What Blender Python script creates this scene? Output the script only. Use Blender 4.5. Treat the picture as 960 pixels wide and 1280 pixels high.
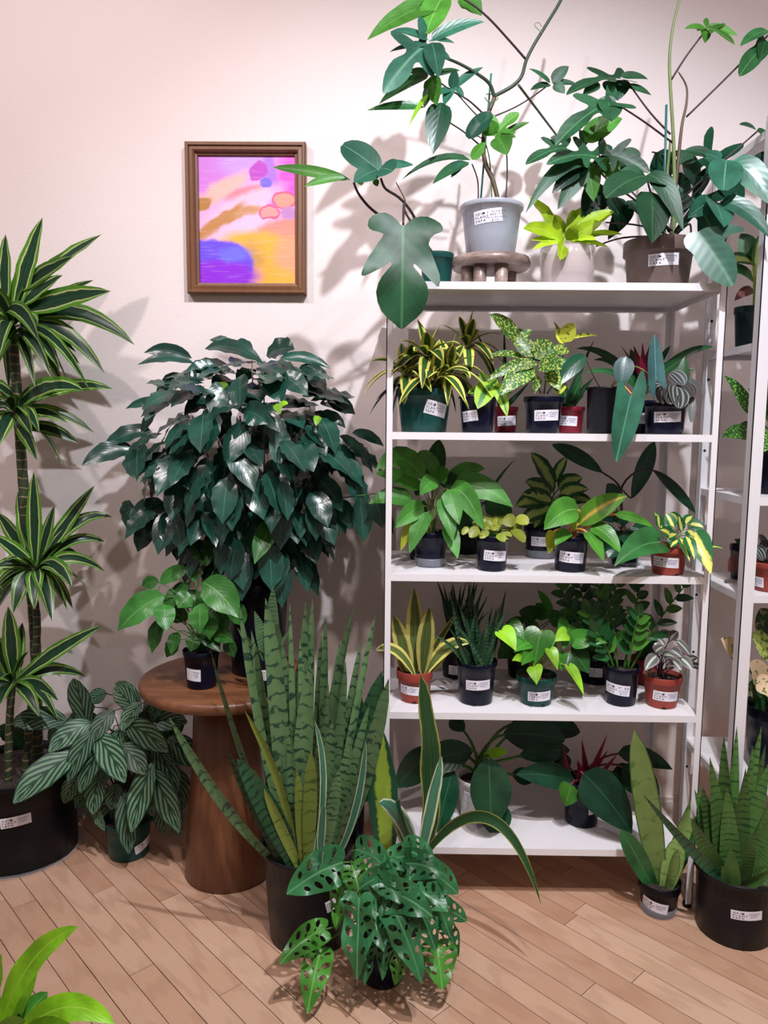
import bpy, math, random
from mathutils import Vector as V, geometry as G
for o in list(bpy.data.objects): bpy.data.objects.remove(o)
SC = bpy.context.scene
COL = SC.collection
RNG = random.Random(7)

# ---------------------------------------------------------------- camera
F, PITCH, YAW, ROLL, H = 950.0, .1122, -.0118, .009, 1.3038
_c, _s = math.cos(YAW), math.sin(YAW)
_R, _Fw, _U = V((_c, -_s, 0)), V((_s, _c, 0)), V((0, 0, 1))
_c, _s = math.cos(PITCH), math.sin(PITCH)
CF = _Fw*_c - _U*_s
_U2 = _Fw*_s + _U*_c
_c, _s = math.cos(ROLL), math.sin(ROLL)
CR = _R*_c + _U2*_s
CU = _U2*_c - _R*_s
EYE = V((0, 0, H))
cam = bpy.data.cameras.new('camera')
cam.sensor_fit = 'VERTICAL'; cam.sensor_height = 36.0; cam.lens = 36.0*F/1280.0
cam.clip_start = .05
camo = bpy.data.objects.new('camera', cam); COL.objects.link(camo)
from mathutils import Matrix
camo.matrix_world = Matrix(((CR.x, CU.x, -CF.x, 0), (CR.y, CU.y, -CF.y, 0), (CR.z, CU.z, -CF.z, H), (0, 0, 0, 1)))
SC.camera = camo

# ---------------------------------------------------------------- light and exposure
wd = bpy.data.worlds.new('room_ambient'); SC.world = wd; wd.use_nodes = True
wd.node_tree.nodes['Background'].inputs[0].default_value = (1.0, .84, .78, 1)
wd.node_tree.nodes['Background'].inputs[1].default_value = .24
def spot(name, loc, tgt, power, col, ang, blend=.6, rad=.05):
    l = bpy.data.lights.new(name, 'SPOT'); l.energy = power; l.color = col
    l.spot_size = math.radians(ang); l.spot_blend = blend; l.shadow_soft_size = rad
    o = bpy.data.objects.new(name, l); COL.objects.link(o); o.location = loc
    o.rotation_euler = (V(tgt)-V(loc)).to_track_quat('-Z', 'Y').to_euler()
    o['kind'] = 'structure'
    return o
spot('track_lamp', (.55, .50, 3.30), (.26, 2.05, .72), 265, (.87, .92, 1.0), 86, .75, .03)
spot('track_lamp', (-.40, .35, 3.30), (-.45, 2.4, 1.50), 85, (1.0, .88, .90), 75, .9, .045)
spot('track_lamp', (-1.65, .6, 3.30), (-1.0, 2.40, 1.85), 115, (1.0, .88, .90), 75, .9, .05)
spot('track_lamp', (1.35, .5, 3.30), (.95, 2.4, 1.7), 42, (1.0, .86, .93), 85, .9, .045)
spot('track_lamp', (.35, .15, 3.30), (.55, 1.45, 0), 150, (1.0, .90, .84), 65, .9, .06)
vs = SC.view_settings
vs.view_transform = 'Standard'; vs.look = 'None'; vs.gamma = 1; vs.use_curve_mapping = False
vs.exposure = 0.0

# ---------------------------------------------------------------- pixel rays -> points in the room
def ray(u, v): return CF + CR*((u-480)/F) + CU*((640-v)/F)
def W(u, v, y):
    d = ray(u, v); return EYE + d*(y/d.y)
def onz(u, v, z):
    d = ray(u, v); return EYE + d*((z-H)/d.z)
def px(y): return y/F          # metres per pixel at distance y

# ---------------------------------------------------------------- object helpers
ORG = {}
def tag(o, label, cat, group=None):
    o['label'] = label; o['category'] = cat
    if group: o['group'] = group
    return o
def thing(name, label, cat, loc, group=None):
    o = bpy.data.objects.new(name, None); COL.objects.link(o)
    o.location = loc; o.empty_display_size = .05; ORG[o] = V(loc)
    return tag(o, label, cat, group)
def mesh(name, vs_, fs, mat, parent=None, uv=None, smooth=True, org=None):
    if parent is not None: org = ORG[parent]
    if org is None: org = V((0, 0, 0))
    me = bpy.data.meshes.new(name)
    me.from_pydata([(p[0]-org[0], p[1]-org[1], p[2]-org[2]) for p in vs_], [], fs)
    if uv is not None:
        L = me.uv_layers.new(name='UVMap')
        idx = [0]*len(me.loops); me.loops.foreach_get('vertex_index', idx)
        flat = []
        for i in idx: flat.extend(uv[i])
        L.data.foreach_set('uv', flat)
    if smooth: me.polygons.foreach_set('use_smooth', [True]*len(me.polygons))
    me.materials.append(mat)
    o = bpy.data.objects.new(name, me); COL.objects.link(o)
    if parent is not None: o.parent = parent
    else: o.location = org
    ORG[o] = V(org)
    return o
BOXF = [(0, 1, 3, 2), (4, 6, 7, 5), (0, 4, 5, 1), (2, 3, 7, 6), (0, 2, 6, 4), (1, 5, 7, 3)]
def boxes(bl):
    vs_, fs = [], []
    for (x0, x1, y0, y1, z0, z1) in bl:
        n = len(vs_)
        for x in (x0, x1):
            for y in (y0, y1):
                for z in (z0, z1): vs_.append((x, y, z))
        fs += [tuple(n+i for i in f) for f in BOXF]
    return vs_, fs
def box(name, bl, mat, parent=None, org=None):
    vs_, fs = boxes(bl); return mesh(name, vs_, fs, mat, parent, None, False, org)
def lathe_v(c, prof, n=28, rib=0.0, nrib=0):
    vs_, fs = [], []
    for (r, z) in prof:
        for i in range(n):
            a = 2*math.pi*i/n
            rr = r*(1+rib*(1 if (i % 4 < 2) else 0)) if (rib and z > 0) else r
            vs_.append((c[0]+rr*math.cos(a), c[1]+rr*math.sin(a), c[2]+z))
    for k in range(len(prof)-1):
        for i in range(n):
            j = (i+1) % n
            fs.append((k*n+i, k*n+j, (k+1)*n+j, (k+1)*n+i))
    return vs_, fs
def lathe(name, c, prof, mat, parent=None, n=28, org=None, rib=0):
    vs_, fs = lathe_v(c, prof, n, rib); return mesh(name, vs_, fs, mat, parent, None, True, org)
def bez(p, t):
    a = 1-t; return p[0]*(a*a*a) + p[1]*(3*a*a*t) + p[2]*(3*a*t*t) + p[3]*(t*t*t)
def dbez(p, t):
    a = 1-t; return (p[1]-p[0])*(3*a*a) + (p[2]-p[1])*(6*a*t) + (p[3]-p[2])*(3*t*t)
def catmull(pts, per=5, closed=False):
    n = len(pts); out = []
    rng = range(n) if closed else range(n-1)
    for i in rng:
        g = (lambda k: pts[k % n]) if closed else (lambda k: pts[max(0, min(n-1, k))])
        p0, p1, p2, p3 = g(i-1), g(i), g(i+1), g(i+2)
        for j in range(per):
            t = j/per
            out.append(.5*((2*p1)+(p2-p0)*t+(2*p0-5*p1+4*p2-p3)*t*t+(3*p1-p0-3*p2+p3)*t*t*t))
    if not closed: out.append(pts[-1])
    return out
def tube(name, pts, r0, r1, mat, parent, n=6, ring=0.0):
    vs_, fs = [], []; N = len(pts); ref = V((.3, -.9, .2))
    for k, p in enumerate(pts):
        T = (pts[min(N-1, k+1)]-pts[max(0, k-1)]).normalized()
        A = T.cross(ref)
        if A.length < 1e-3: A = T.cross(V((1, 0, 0)))
        A.normalize(); B = T.cross(A)
        r = r0+(r1-r0)*k/max(1, N-1)
        if ring: r *= 1+ring*(k % 2)
        for i in range(n):
            a = 2*math.pi*i/n; vs_.append(p+A*(r*math.cos(a))+B*(r*math.sin(a)))
    for k in range(N-1):
        for i in range(n):
            j = (i+1) % n; fs.append((k*n+i, k*n+j, (k+1)*n+j, (k+1)*n+i))
    fs.append(tuple(range(n-1, -1, -1))); fs.append(tuple(range((N-1)*n, N*n)))
    return mesh(name, vs_, fs, mat, parent)

# ---------------------------------------------------------------- materials
class N:
    def __init__(s, name, rough=.5):
        m = bpy.data.materials.new(name); m.use_nodes = True; s.m = m; s.t = m.node_tree
        s.b = s.t.nodes['Principled BSDF']; s.b.inputs['Roughness'].default_value = rough
        s._c = {}
    def n(s, ty, **kw):
        o = s.t.nodes.new(ty)
        for k, v in kw.items(): setattr(o, k, v)
        return o
    def L(s, a, b): s.t.links.new(a, b)
    def put(s, sock, v):
        if isinstance(v, bpy.types.NodeSocket): s.L(v, sock)
        elif isinstance(v, (tuple, list)): sock.default_value = (*v, 1) if len(v) == 3 and sock.type == 'RGBA' else v
        else: sock.default_value = v
    def M(s, op, a, b=0.0, c=None):
        o = s.n('ShaderNodeMath', operation=op); s.put(o.inputs[0], a); s.put(o.inputs[1], b)
        if c is not None: s.put(o.inputs[2], c)
        return o.outputs[0]
    def ss(s, x, lo, hi):                       # smoothstep
        o = s.n('ShaderNodeMapRange', interpolation_type='SMOOTHSTEP')
        s.put(o.inputs[0], x); s.put(o.inputs[1], lo); s.put(o.inputs[2], hi)
        return o.outputs[0]
    def mix(s, f, a, b, mode='MIX'):
        o = s.n('ShaderNodeMix', data_type='RGBA', blend_type=mode)
        s.put(o.inputs[0], f); s.put(o.inputs[6], a); s.put(o.inputs[7], b); return o.outputs[2]
    def uv(s):
        if 'uv' not in s._c:
            o = s.n('ShaderNodeUVMap'); q = s.n('ShaderNodeSeparateXYZ'); s.L(o.outputs[0], q.inputs[0])
            s._c['uv'] = (q.outputs[0], q.outputs[1])
        return s._c['uv']
    def a(s):                                    # 0 on the midrib, 1 on the margin
        if 'a' not in s._c: s._c['a'] = s.M('ABSOLUTE', s.M('MULTIPLY_ADD', s.uv()[0], 2.0, -1.0))
        return s._c['a']
    def obj(s):
        if 'o' not in s._c: s._c['o'] = s.n('ShaderNodeTexCoord').outputs['Object']
        return s._c['o']
    def noise(s, scale, detail=2.0, vec=None, w=None, rough=.5):
        o = s.n('ShaderNodeTexNoise'); o.inputs['Scale'].default_value = scale; o.inputs['Detail'].default_value = detail
        o.inputs['Roughness'].default_value = rough
        s.L(vec if vec is not None else s.obj(), o.inputs['Vector']); return o.outputs[0]
    def scaled(s, sx, sy, sz, vec=None):
        o = s.n('ShaderNodeMapping'); s.L(vec if vec is not None else s.obj(), o.inputs[0])
        o.inputs['Scale'].default_value = (sx, sy, sz); return o.outputs[0]
    def rnd(s):
        if 'r' not in s._c: s._c['r'] = s.n('ShaderNodeObjectInfo').outputs['Random']
        return s._c['r']
    def col(s, c): s.put(s.b.inputs['Base Color'], c)
    def bump(s, h, st=.3, d=.002):
        o = s.n('ShaderNodeBump'); o.inputs['Strength'].default_value = st; o.inputs['Distance'].default_value = d
        s.L(h, o.inputs['Height']); s.L(o.outputs[0], s.b.inputs['Normal'])
def simple(name, c, rough=.5, spec=None, var=0.0, noise=0.0, nsc=30):
    n = N(name, rough)
    if noise: n.col(n.mix(n.noise(nsc, 3), tuple(x*(1-noise) for x in c), tuple(min(1, x*(1+noise)) for x in c)))
    else: n.col(c)
    if spec is not None: n.b.inputs['Specular IOR Level'].default_value = spec
    return n.m
def mul(c, k): return tuple(min(1, x*k) for x in c)
def leafmat(name, fn, rough=.38, trans=.12, veins=0.0, vfreq=14.0, vslope=.45, tcol=None, bump=.35):
    """fn(n) -> colour socket or tuple; side-vein relief, slight brightness spread from leaf to leaf."""
    n = N(name, rough)
    c = fn(n)
    f = n.M('MULTIPLY_ADD', n.rnd(), .7, .65)
    cc = n.n('ShaderNodeCombineXYZ')
    for i in range(3): n.L(f, cc.inputs[i])
    c = n.mix(1.0, c, cc.outputs[0], 'MULTIPLY')
    n.col(c)
    if veins:
        ph = n.M('MULTIPLY', n.M('SUBTRACT', n.uv()[1], n.M('MULTIPLY', n.a(), vslope)), vfreq*2*math.pi)
        h = n.M('MULTIPLY', n.M('SINE', ph), veins)
        h = n.M('SUBTRACT', h, n.M('MULTIPLY', n.ss(n.a(), .12, .0), 1.0))
        n.bump(h, bump*.32, .0011)
    n.b.inputs['Specular IOR Level'].default_value = .36
    if trans:
        tr = n.n('ShaderNodeBsdfTranslucent'); ms = n.n('ShaderNodeMixShader'); ms.inputs[0].default_value = trans
        g = n.mix(1.0, c, (1.0, 1.3, .45), 'MULTIPLY'); n.L(g, tr.inputs[0])
        out = n.t.nodes['Material Output']
        n.L(n.b.outputs[0], ms.inputs[1]); n.L(tr.outputs[0], ms.inputs[2]); n.L(ms.outputs[0], out.inputs[0])
    return n.m
def veined(base, vein, w=.05, side=.25, vfreq=9, slope=.5, blot=.25):
    def fn(n):
        c = n.mix(n.ss(n.noise(14, 3), .3, .7), mul(base, 1-blot*1.3), mul(base, 1+blot*1.3))
        mid = n.ss(n.a(), w*1.6, w*.4)
        ph = n.M('SINE', n.M('MULTIPLY', n.M('SUBTRACT', n.uv()[1], n.M('MULTIPLY', n.a(), slope)), vfreq*6.283))
        sv = n.M('MULTIPLY', n.ss(ph, .86, 1.0), side)
        return n.mix(n.M('MAXIMUM', mid, sv), c, vein)
    return fn
def margined(center, edge, th=.55, soft=.08, line=None):
    def fn(n):
        a = n.M('ADD', n.a(), n.M('MULTIPLY_ADD', n.noise(25, 2), .3, -.15))
        cs = n.mix(n.ss(n.M('SINE', n.M('MULTIPLY', n.a(), 22.0)), .2, 1.0), mul(center, .8), mul(center, 1.3))
        c = n.mix(n.ss(a, th-soft, th+soft), cs, edge)
        if line: c = n.mix(n.M('MULTIPLY', n.ss(a, th-.16, th-.08), n.ss(a, th+.05, th-.03)), c, line)
        return c
    return fn
def banded(base, dark, freq=20, edge=None, eth=.85, th=.1, nz=3.0):
    def fn(n):
        ph = n.M('ADD', n.M('MULTIPLY', n.uv()[1], freq*6.283), n.M('MULTIPLY', n.noise(45, 3), nz*2.2))
        ph = n.M('ADD', ph, n.M('MULTIPLY', n.rnd(), 20.0))
        m = n.ss(n.M('ADD', n.M('SINE', ph), n.M('MULTIPLY_ADD', n.noise(30, 2), 2.4, -1.2)), th, th+.7)
        c = n.mix(n.noise(12, 2), mul(base, .7), mul(base, 1.25))
        c = n.mix(m, c, dark)
        if edge: c = n.mix(n.ss(n.a(), eth-.06, eth+.06), c, edge)
        return c
    return fn
def spotted(base, spot_, th=.52, scale=85, soft=.05):
    def fn(n): return n.mix(n.ss(n.noise(scale, 3), th-soft, th+soft), base, spot_)
    return fn
def centred(edge, center, th=.5, soft=.2, nz=.5):
    def fn(n):
        a = n.M('ADD', n.a(), n.M('MULTIPLY_ADD', n.noise(60, 3), nz, -nz/2))
        return n.mix(n.ss(a, th+soft, th-soft), edge, center)
    return fn
def pinnate(dark, light, freq=8, slope=.55):
    def fn(n):
        ph = n.M('SINE', n.M('MULTIPLY', n.M('SUBTRACT', n.uv()[1], n.M('MULTIPLY', n.a(), slope/2)), freq*6.283))
        c = n.mix(n.ss(ph, -.1, .25), light, dark)
        c = n.mix(n.ss(n.a(), .10, .04), c, dark)
        return n.mix(n.ss(n.a(), .86, .95), c, dark)
    return fn
def longstripes(base, pale, dark=None, f=7.0, th=.55):
    def fn(n):
        u = n.M('ADD', n.M('MULTIPLY', n.uv()[0], f*6.283), n.M('MULTIPLY', n.noise(9, 2), 3.0))
        c = n.mix(n.ss(n.M('SINE', u), th, th+.3), base, pale)
        if dark: c = n.mix(n.ss(n.a(), .7, .9), c, dark)
        return c
    return fn

DK = (.010, .050, .030)
LM = {}
LM['coffee'] = leafmat('coffee_leaf', veined((.010, .054, .038), (.04, .13, .075), .035, .10, 8), .27, .06, .6, 8, .5, bump=.2)
LM['coffee'].node_tree.nodes['Principled BSDF'].inputs['Specular IOR Level'].default_value = .6
LM['coffee_young'] = leafmat('young_coffee_leaf', veined((.03, .13, .022), (.10, .24, .06), .04, .15, 8), .33, .12, .6, 8, .5, bump=.3)
LM['philo'] = leafmat('glossy_philodendron_leaf', veined((.011, .062, .023), (.045, .15, .06), .03, .18, 7), .44, .08, .5, 7, .4)
LM['philo_dark'] = leafmat('dark_philodendron_leaf', veined((.007, .045, .022), (.03, .11, .05), .03, .12, 7), .28, .06, .5, 7, .4)
LM['philo_light'] = leafmat('light_philodendron_leaf', veined((.055, .20, .022), (.14, .33, .08), .035, .2, 8), .33, .18, .5, 8, .4)
LM['florida'] = leafmat('lobed_leaf_fresh_green', veined((.022, .105, .03), (.08, .22, .08), .03, .18, 8), .24, .10, .5, 8, .4)
LM['lime'] = leafmat('lime_leaf', veined((.42, .62, .02), (.60, .78, .10), .05, .15, 8), .35, .22, .4, 8, .4)
LM['lime_b'] = leafmat('bright_lime_leaf', veined((.22, .50, .02), (.36, .62, .06), .05, .25, 9), .35, .25, .5, 9, .3)
LM['drac'] = leafmat('striped_dracaena_leaf', margined((.012, .042, .020), (.070, .20, .018), .64, .08, (.40, .46, .18)), .33, .10)
LM['song'] = leafmat('yellow_margin_leaf', margined((.025, .085, .018), (.62, .58, .12), .52, .08), .36, .12)
LM['dead'] = leafmat('dry_dark_leaf', lambda n: (.012, .012, .016), .6, 0)
LM['gold'] = leafmat('gold_dust_leaf', spotted((.030, .13, .025), (.50, .56, .10), .55, 190), .36, .12)
LM['green_speck'] = leafmat('green_speckled_leaf', spotted((.015, .11, .02), (.34, .54, .10), .58, 200), .36, .12)
LM['gold_y'] = leafmat('yellow_speckled_leaf', spotted((.48, .52, .06), (.05, .14, .03), .58, 110), .4, .12)
LM['strap'] = leafmat('dark_strap_leaf', veined((.012, .065, .020), (.03, .11, .03), .1, .0), .36, .08)
LM['lime_strap'] = leafmat('lime_striped_leaf', centred((.30, .50, .05), (.04, .16, .02), .3, .1, .3), .36, .2)
LM['billie'] = leafmat('blue_green_leaf', veined((.022, .105, .064), (.08, .22, .14), .04, .12, 8), .30, .08, .3, 7, .3)
LM['blue'] = leafmat('slate_blue_leaf', veined((.024, .070, .072), (.08, .16, .15), .04, .15, 8), .30, .05, .3, 8, .3)
LM['red'] = leafmat('crimson_bract', lambda n: n.mix(n.noise(20), (.16, .006, .035), (.30, .015, .06)), .4, .1)
LM['pepe'] = leafmat('silver_striped_leaf', longstripes((.035, .042, .040), (.24, .26, .26), None, 4.0, .25), .4, .05)
LM['pepe_d'] = leafmat('dark_ridged_leaf', longstripes((.020, .022, .018), (.10, .085, .08), None, 5.0, .3), .4, .05)
LM['peace'] = leafmat('peace_lily_leaf', veined((.060, .23, .035), (.13, .34, .08), .04, .22, 11, .6), .36, .16, .8, 11, .6, bump=.6)
LM['peace_d'] = leafmat('peace_lily_leaf_deep', veined((.020, .10, .025), (.05, .17, .05), .04, .18, 11, .6), .38, .12, .8, 11, .6, bump=.6)
LM['yellowing'] = leafmat('yellowing_leaf', lambda n: n.mix(n.noise(22), (.20, .28, .02), (.42, .40, .03)), .42, .15)
LM['ygreen'] = leafmat('yellow_green_leaf', lambda n: n.mix(n.noise(60), (.09, .19, .02), (.38, .36, .045)), .4, .15)
LM['dieff'] = leafmat('dumb_cane_leaf', centred((.014, .080, .024), (.36, .46, .13), .45, .16, .6), .36, .1)
LM['orange'] = leafmat('orange_rib_leaf', centred((.085, .24, .018), (.62, .42, .08), .14, .14, .1), .34, .15)
LM['vari'] = leafmat('cream_streaked_leaf', centred((.015, .12, .035), (.66, .62, .14), .30, .08, .5), .34, .1)
LM['ysnake'] = leafmat('yellow_margin_snake_leaf', margined((.10, .14, .035), (.60, .55, .15), .55, .1), .42, .08)
LM['fern'] = leafmat('narrow_banded_snake_leaf', banded((.028, .085, .038), (.008, .028, .018), 16, None, .8, .2), .42, .04)
LM['snake'] = leafmat('banded_snake_leaf', banded((.095, .180, .075), (.016, .050, .030), 18, None, .85, .45, 4.5), .30, .05)
LM['snake_y'] = leafmat('yellow_green_snake_leaf', banded((.16, .22, .04), (.05, .10, .02), 12, None, .9, .75), .38, .05)
LM['snake_d'] = leafmat('dark_snake_leaf', banded((.022, .075, .030), (.008, .028, .016), 17, None, .85, .3), .38, .04)
LM['snake_k'] = leafmat('green_starfish_snake_leaf', banded((.070, .155, .036), (.022, .068, .022), 17, None, .9, .45, 1.2), .38, .05)
LM['moon'] = leafmat('pale_moon_snake_leaf', banded((.20, .30, .085), (.10, .18, .045), 9, (.05, .12, .03), .9, .7), .36, .08)
LM['moon_d'] = leafmat('moon_snake_leaf_back', veined((.018, .085, .025), (.05, .15, .05), .05, .0), .36, .05)
LM['varisnake'] = leafmat('variegated_snake_leaf', centred((.020, .085, .040), (.30, .42, .05), .52, .10, .5), .38, .08)
LM['vs_edge'] = leafmat('yellow_edge_snake_leaf', margined((.030, .105, .035), (.40, .42, .10), .82, .07), .38, .08)
LM['vs_white'] = leafmat('pale_striped_snake_leaf', margined((.06, .20, .125), (.52, .60, .40), .74, .08), .34, .08)
LM['monstera'] = leafmat('swiss_cheese_leaf', veined((.030, .155, .055), (.10, .28, .12), .04, .16, 6, .6), .34, .10, .6, 6, .6)
LM['monstera_g'] = leafmat('swiss_cheese_leaf_fresh', veined((.050, .20, .025), (.14, .34, .07), .04, .16, 6, .6), .36, .14, .6, 6, .6)
LM['calathea'] = leafmat('herringbone_leaf', pinnate((.010, .048, .026), (.135, .225, .135), 5.2, 1.1), .42, .06)
LM['pothos'] = leafmat('pothos_leaf', veined((.045, .21, .022), (.12, .34, .06), .03, .08, 6), .28, .14, .3, 6, .5)
LM['pothos_l'] = leafmat('neon_pothos_leaf', veined((.22, .46, .025), (.36, .58, .08), .03, .06, 6), .30, .2, .3, 6, .5)
LM['pothos_shade'] = leafmat('shaded_pothos_leaf', veined((.020, .10, .018), (.05, .18, .04), .03, .08, 6), .32, .1, .3, 6, .5)  # pothos green with shade put into the base colour, for leaves set back
LM['zz'] = leafmat('waxy_zz_leaf', veined((.014, .078, .022), (.05, .15, .05), .04, .0), .24, .06)
LM['zz_l'] = leafmat('waxy_zz_leaf_fresh', veined((.045, .16, .020), (.09, .23, .05), .04, .0), .26, .08)
LM['trad'] = leafmat('silver_stripe_purple_leaf', longstripes((.10, .13, .10), (.50, .50, .48), (.20, .10, .16), 2.0, .2), .34, .1)
LM['redleaf'] = leafmat('dark_red_back_leaf', lambda n: n.mix(n.noise(90, 3), (.03, .02, .018), (.20, .06, .05)), .4, .05)
LM['agla'] = leafmat('pink_cream_leaf', spotted((.62, .45, .30), (.07, .16, .03), .60, 75), .4, .12)
LM['agla_g'] = leafmat('green_cream_leaf', spotted((.42, .52, .14), (.06, .17, .03), .56, 80), .4, .12)
LM['agla_d'] = leafmat('green_mottled_leaf', spotted((.030, .085, .025), (.34, .32, .16), .60, 60), .4, .06)
ST = {k: simple('stem_'+k, c, .5, None, 0, .3) for k, c in dict(green=(.05, .15, .02), dark=(.03, .055, .03), purple=(.035, .015, .02),
      brown=(.10, .065, .035), red=(.16, .02, .035), orange=(.62, .27, .07), pale=(.17, .22, .075), lime=(.30, .42, .05), bark=(.13, .09, .055)).items()}
def _cane():
    n = N('ringed_cane', .6); q = n.n('ShaderNodeSeparateXYZ'); n.L(n.obj(), q.inputs[0])
    ph = n.M('SINE', n.M('ADD', n.M('MULTIPLY', q.outputs[2], 230.0), n.M('MULTIPLY', n.noise(35, 2), 5.0)))
    n.col(n.mix(n.ss(ph, .86, .97), n.mix(n.noise(60, 2), (.018, .035, .015), (.050, .068, .025)), (.26, .20, .10))); return n.m
ST['cane'] = _cane()
def potmat(name, c, rough=.36): return simple(name, c, rough*.85, .20, 0, .12, 14)
PM = dict(navy=potmat('navy_black_plastic', (.004, .005, .017), .30), black=potmat('black_plastic', (.004, .004, .007), .42),
          green=potmat('dark_green_plastic', (.010, .060, .052), .33), terra=potmat('terracotta_plastic', (.30, .055, .038), .45),
          wine=potmat('wine_red_plastic', (.20, .015, .028), .42), taupe=potmat('taupe_plastic', (.145, .102, .090), .45),
          white=potmat('white_plastic', (.72, .70, .70), .35), grey=potmat('charcoal_plastic', (.011, .0105, .013), .45),
          dkgreen=potmat('blackish_green_plastic', (.006, .020, .020), .35))
def clearmat(name, c, fac, rough=.12):
    n = N(name, rough); n.col(c); t = n.n('ShaderNodeBsdfTransparent'); ms = n.n('ShaderNodeMixShader'); ms.inputs[0].default_value = fac
    n.L(t.outputs[0], ms.inputs[1]); n.L(n.b.outputs[0], ms.inputs[2]); n.L(ms.outputs[0], n.t.nodes['Material Output'].inputs[0])
    return n.m
PM['clear'] = clearmat('frosted_clear_plastic', (.44, .47, .55), .74, .30)
PM['irid'] = clearmat('clear_pinkish_glass', (.66, .56, .55), .55, .08)
PM['thin'] = clearmat('thin_clear_plastic', (.70, .74, .85), .15, .06)
def _soil():
    n = N('potting_soil', .95); x = n.noise(260, 3)
    n.col(n.mix(n.ss(n.noise(420, 1), .70, .73), n.mix(x, (.008, .005, .006), (.055, .030, .026)), (.55, .48, .46))); n.bump(x, .9, .004); return n.m
SOIL = _soil()
PAPER = simple('white_paper_label', (.80, .77, .84), .5)
INK = simple('black_ink', (.02, .015, .05), .6)
PEN = simple('blue_pen', (.05, .08, .32), .6)
HOLE = simple('dark_opening', (.004, .004, .006), .8)

# ---------------------------------------------------------------- the room
def struct(o): o['kind'] = 'structure'; return o
YW = 2.405                                   # wall plane
def _wall():
    n = N('painted_plaster', .75); n.col(n.mix(n.noise(3, 3), (.785, .685, .66), (.835, .74, .715)))
    n.bump(n.noise(140, 3), .22, .003); return n.m
WALLM = _wall()
wall = struct(box('wall_back', [(-3.2, 3.2, YW, YW+.12, 0, 3.2)], WALLM))
bb = struct(box('baseboard_back', [(-3.2, 3.2, YW-.016, YW, .0, .085), (-3.2, 3.2, YW-.011, YW, .085, .097)], simple('baseboard_paint', (.66, .60, .57), .5)))
def _wood():
    n = N('maple_floorboard', .36)
    g = n.scaled(1.0, 1.0, 1.0, n.n('ShaderNodeUVMap').outputs[0])
    w = n.n('ShaderNodeTexWave'); w.inputs['Scale'].default_value = 1.2; w.inputs['Distortion'].default_value = 9.0; w.inputs['Detail'].default_value = 3
    w.inputs['Detail Scale'].default_value = 1.4; n.L(n.scaled(1.3, 9.0, 1, g), w.inputs[0])
    fine = n.noise(1.0, 4, n.scaled(14, 260, 1, g))
    base = n.mix(n.rnd(), (.50, .280, .180), (.65, .415, .290))
    c = n.mix(n.M('MULTIPLY', n.ss(w.outputs[1], .45, 1.0), .28), base, (.38, .20, .125))
    c = n.mix(n.M('MULTIPLY', n.ss(fine, .45, .8), .35), c, (.42, .235, .15))
    c = n.mix(n.M('MULTIPLY', n.ss(n.noise(5, 3), .45, .75), .25), c, (.66, .47, .36))
    n.col(c); n.bump(fine, .05, .001); return n.m
WOOD = _wood()
def _floor():
    n = N('floor_beyond', .4); n.col(n.mix(n.noise(6, 3), (.44, .24, .15), (.56, .34, .22))); return n.m
floor = struct(box('floor', [(-3.2, 3.2, -1.5, YW+.1, -.06, -.0042)], simple('dark_joint', (.035, .018, .012), .8)))
flo2 = struct(box('floor_front', [(-3.2, 3.2, -1.5, .82, -.0042, 0), (-3.2, -1.75, .82, YW, -.0042, 0), (1.75, 3.2, .82, YW, -.0042, 0)], _floor()))
# floorboards, laid on the diagonal
PW, ANG, PH = .0618, math.radians(-46.3), .0255
dx = V((math.cos(ANG), math.sin(ANG))); nx = V((-math.sin(ANG), math.cos(ANG)))
def clip(poly, lo, hi):
    for ax, val, sg in ((0, lo[0], 1), (0, hi[0], -1), (1, lo[1], 1), (1, hi[1], -1)):
        out = []
        for i in range(len(poly)):
            a, b = poly[i], poly[(i+1) % len(poly)]
            da, db = (a[ax]-val)*sg, (b[ax]-val)*sg
            if da >= 0: out.append(a)
            if da*db < 0: out.append(a+(b-a)*(da/(da-db)))
        poly = out
        if len(poly) < 3: return []
    return poly
fr = random.Random(11); nplank = 0
for k in range(-45, 62):
    n0 = k*PW+PH; s = -3.6+fr.uniform(0, .7)
    while s < 3.2:
        ln = fr.uniform(.55, 1.15); e = s+ln
        g = .0010
        q = [dx*(s+g)+nx*(n0+g), dx*(e-g)+nx*(n0+g), dx*(e-g)+nx*(n0+PW-g), dx*(s+g)+nx*(n0+PW-g)]
        q = clip(q, (-1.75, .82), (1.75, YW))
        if len(q) >= 3 and nplank < 298:
            z = fr.uniform(-.0004, .0002); m = len(q)
            vs_ = [(p.x, p.y, z) for p in q]+[(p.x, p.y, -.004) for p in q]
            fs = [tuple(range(m))]+[(i, m+i, m+(i+1) % m, (i+1) % m) for i in range(m)]
            o_ = fr.uniform(0, 9)
            uvs = [((p @ dx)+o_, (p @ nx)+o_*.37) for p in q]*2
            mesh('floorboard', vs_, fs, WOOD, floor, uvs, False); nplank += 1
        s = e
print('floorboards', nplank)

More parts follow.
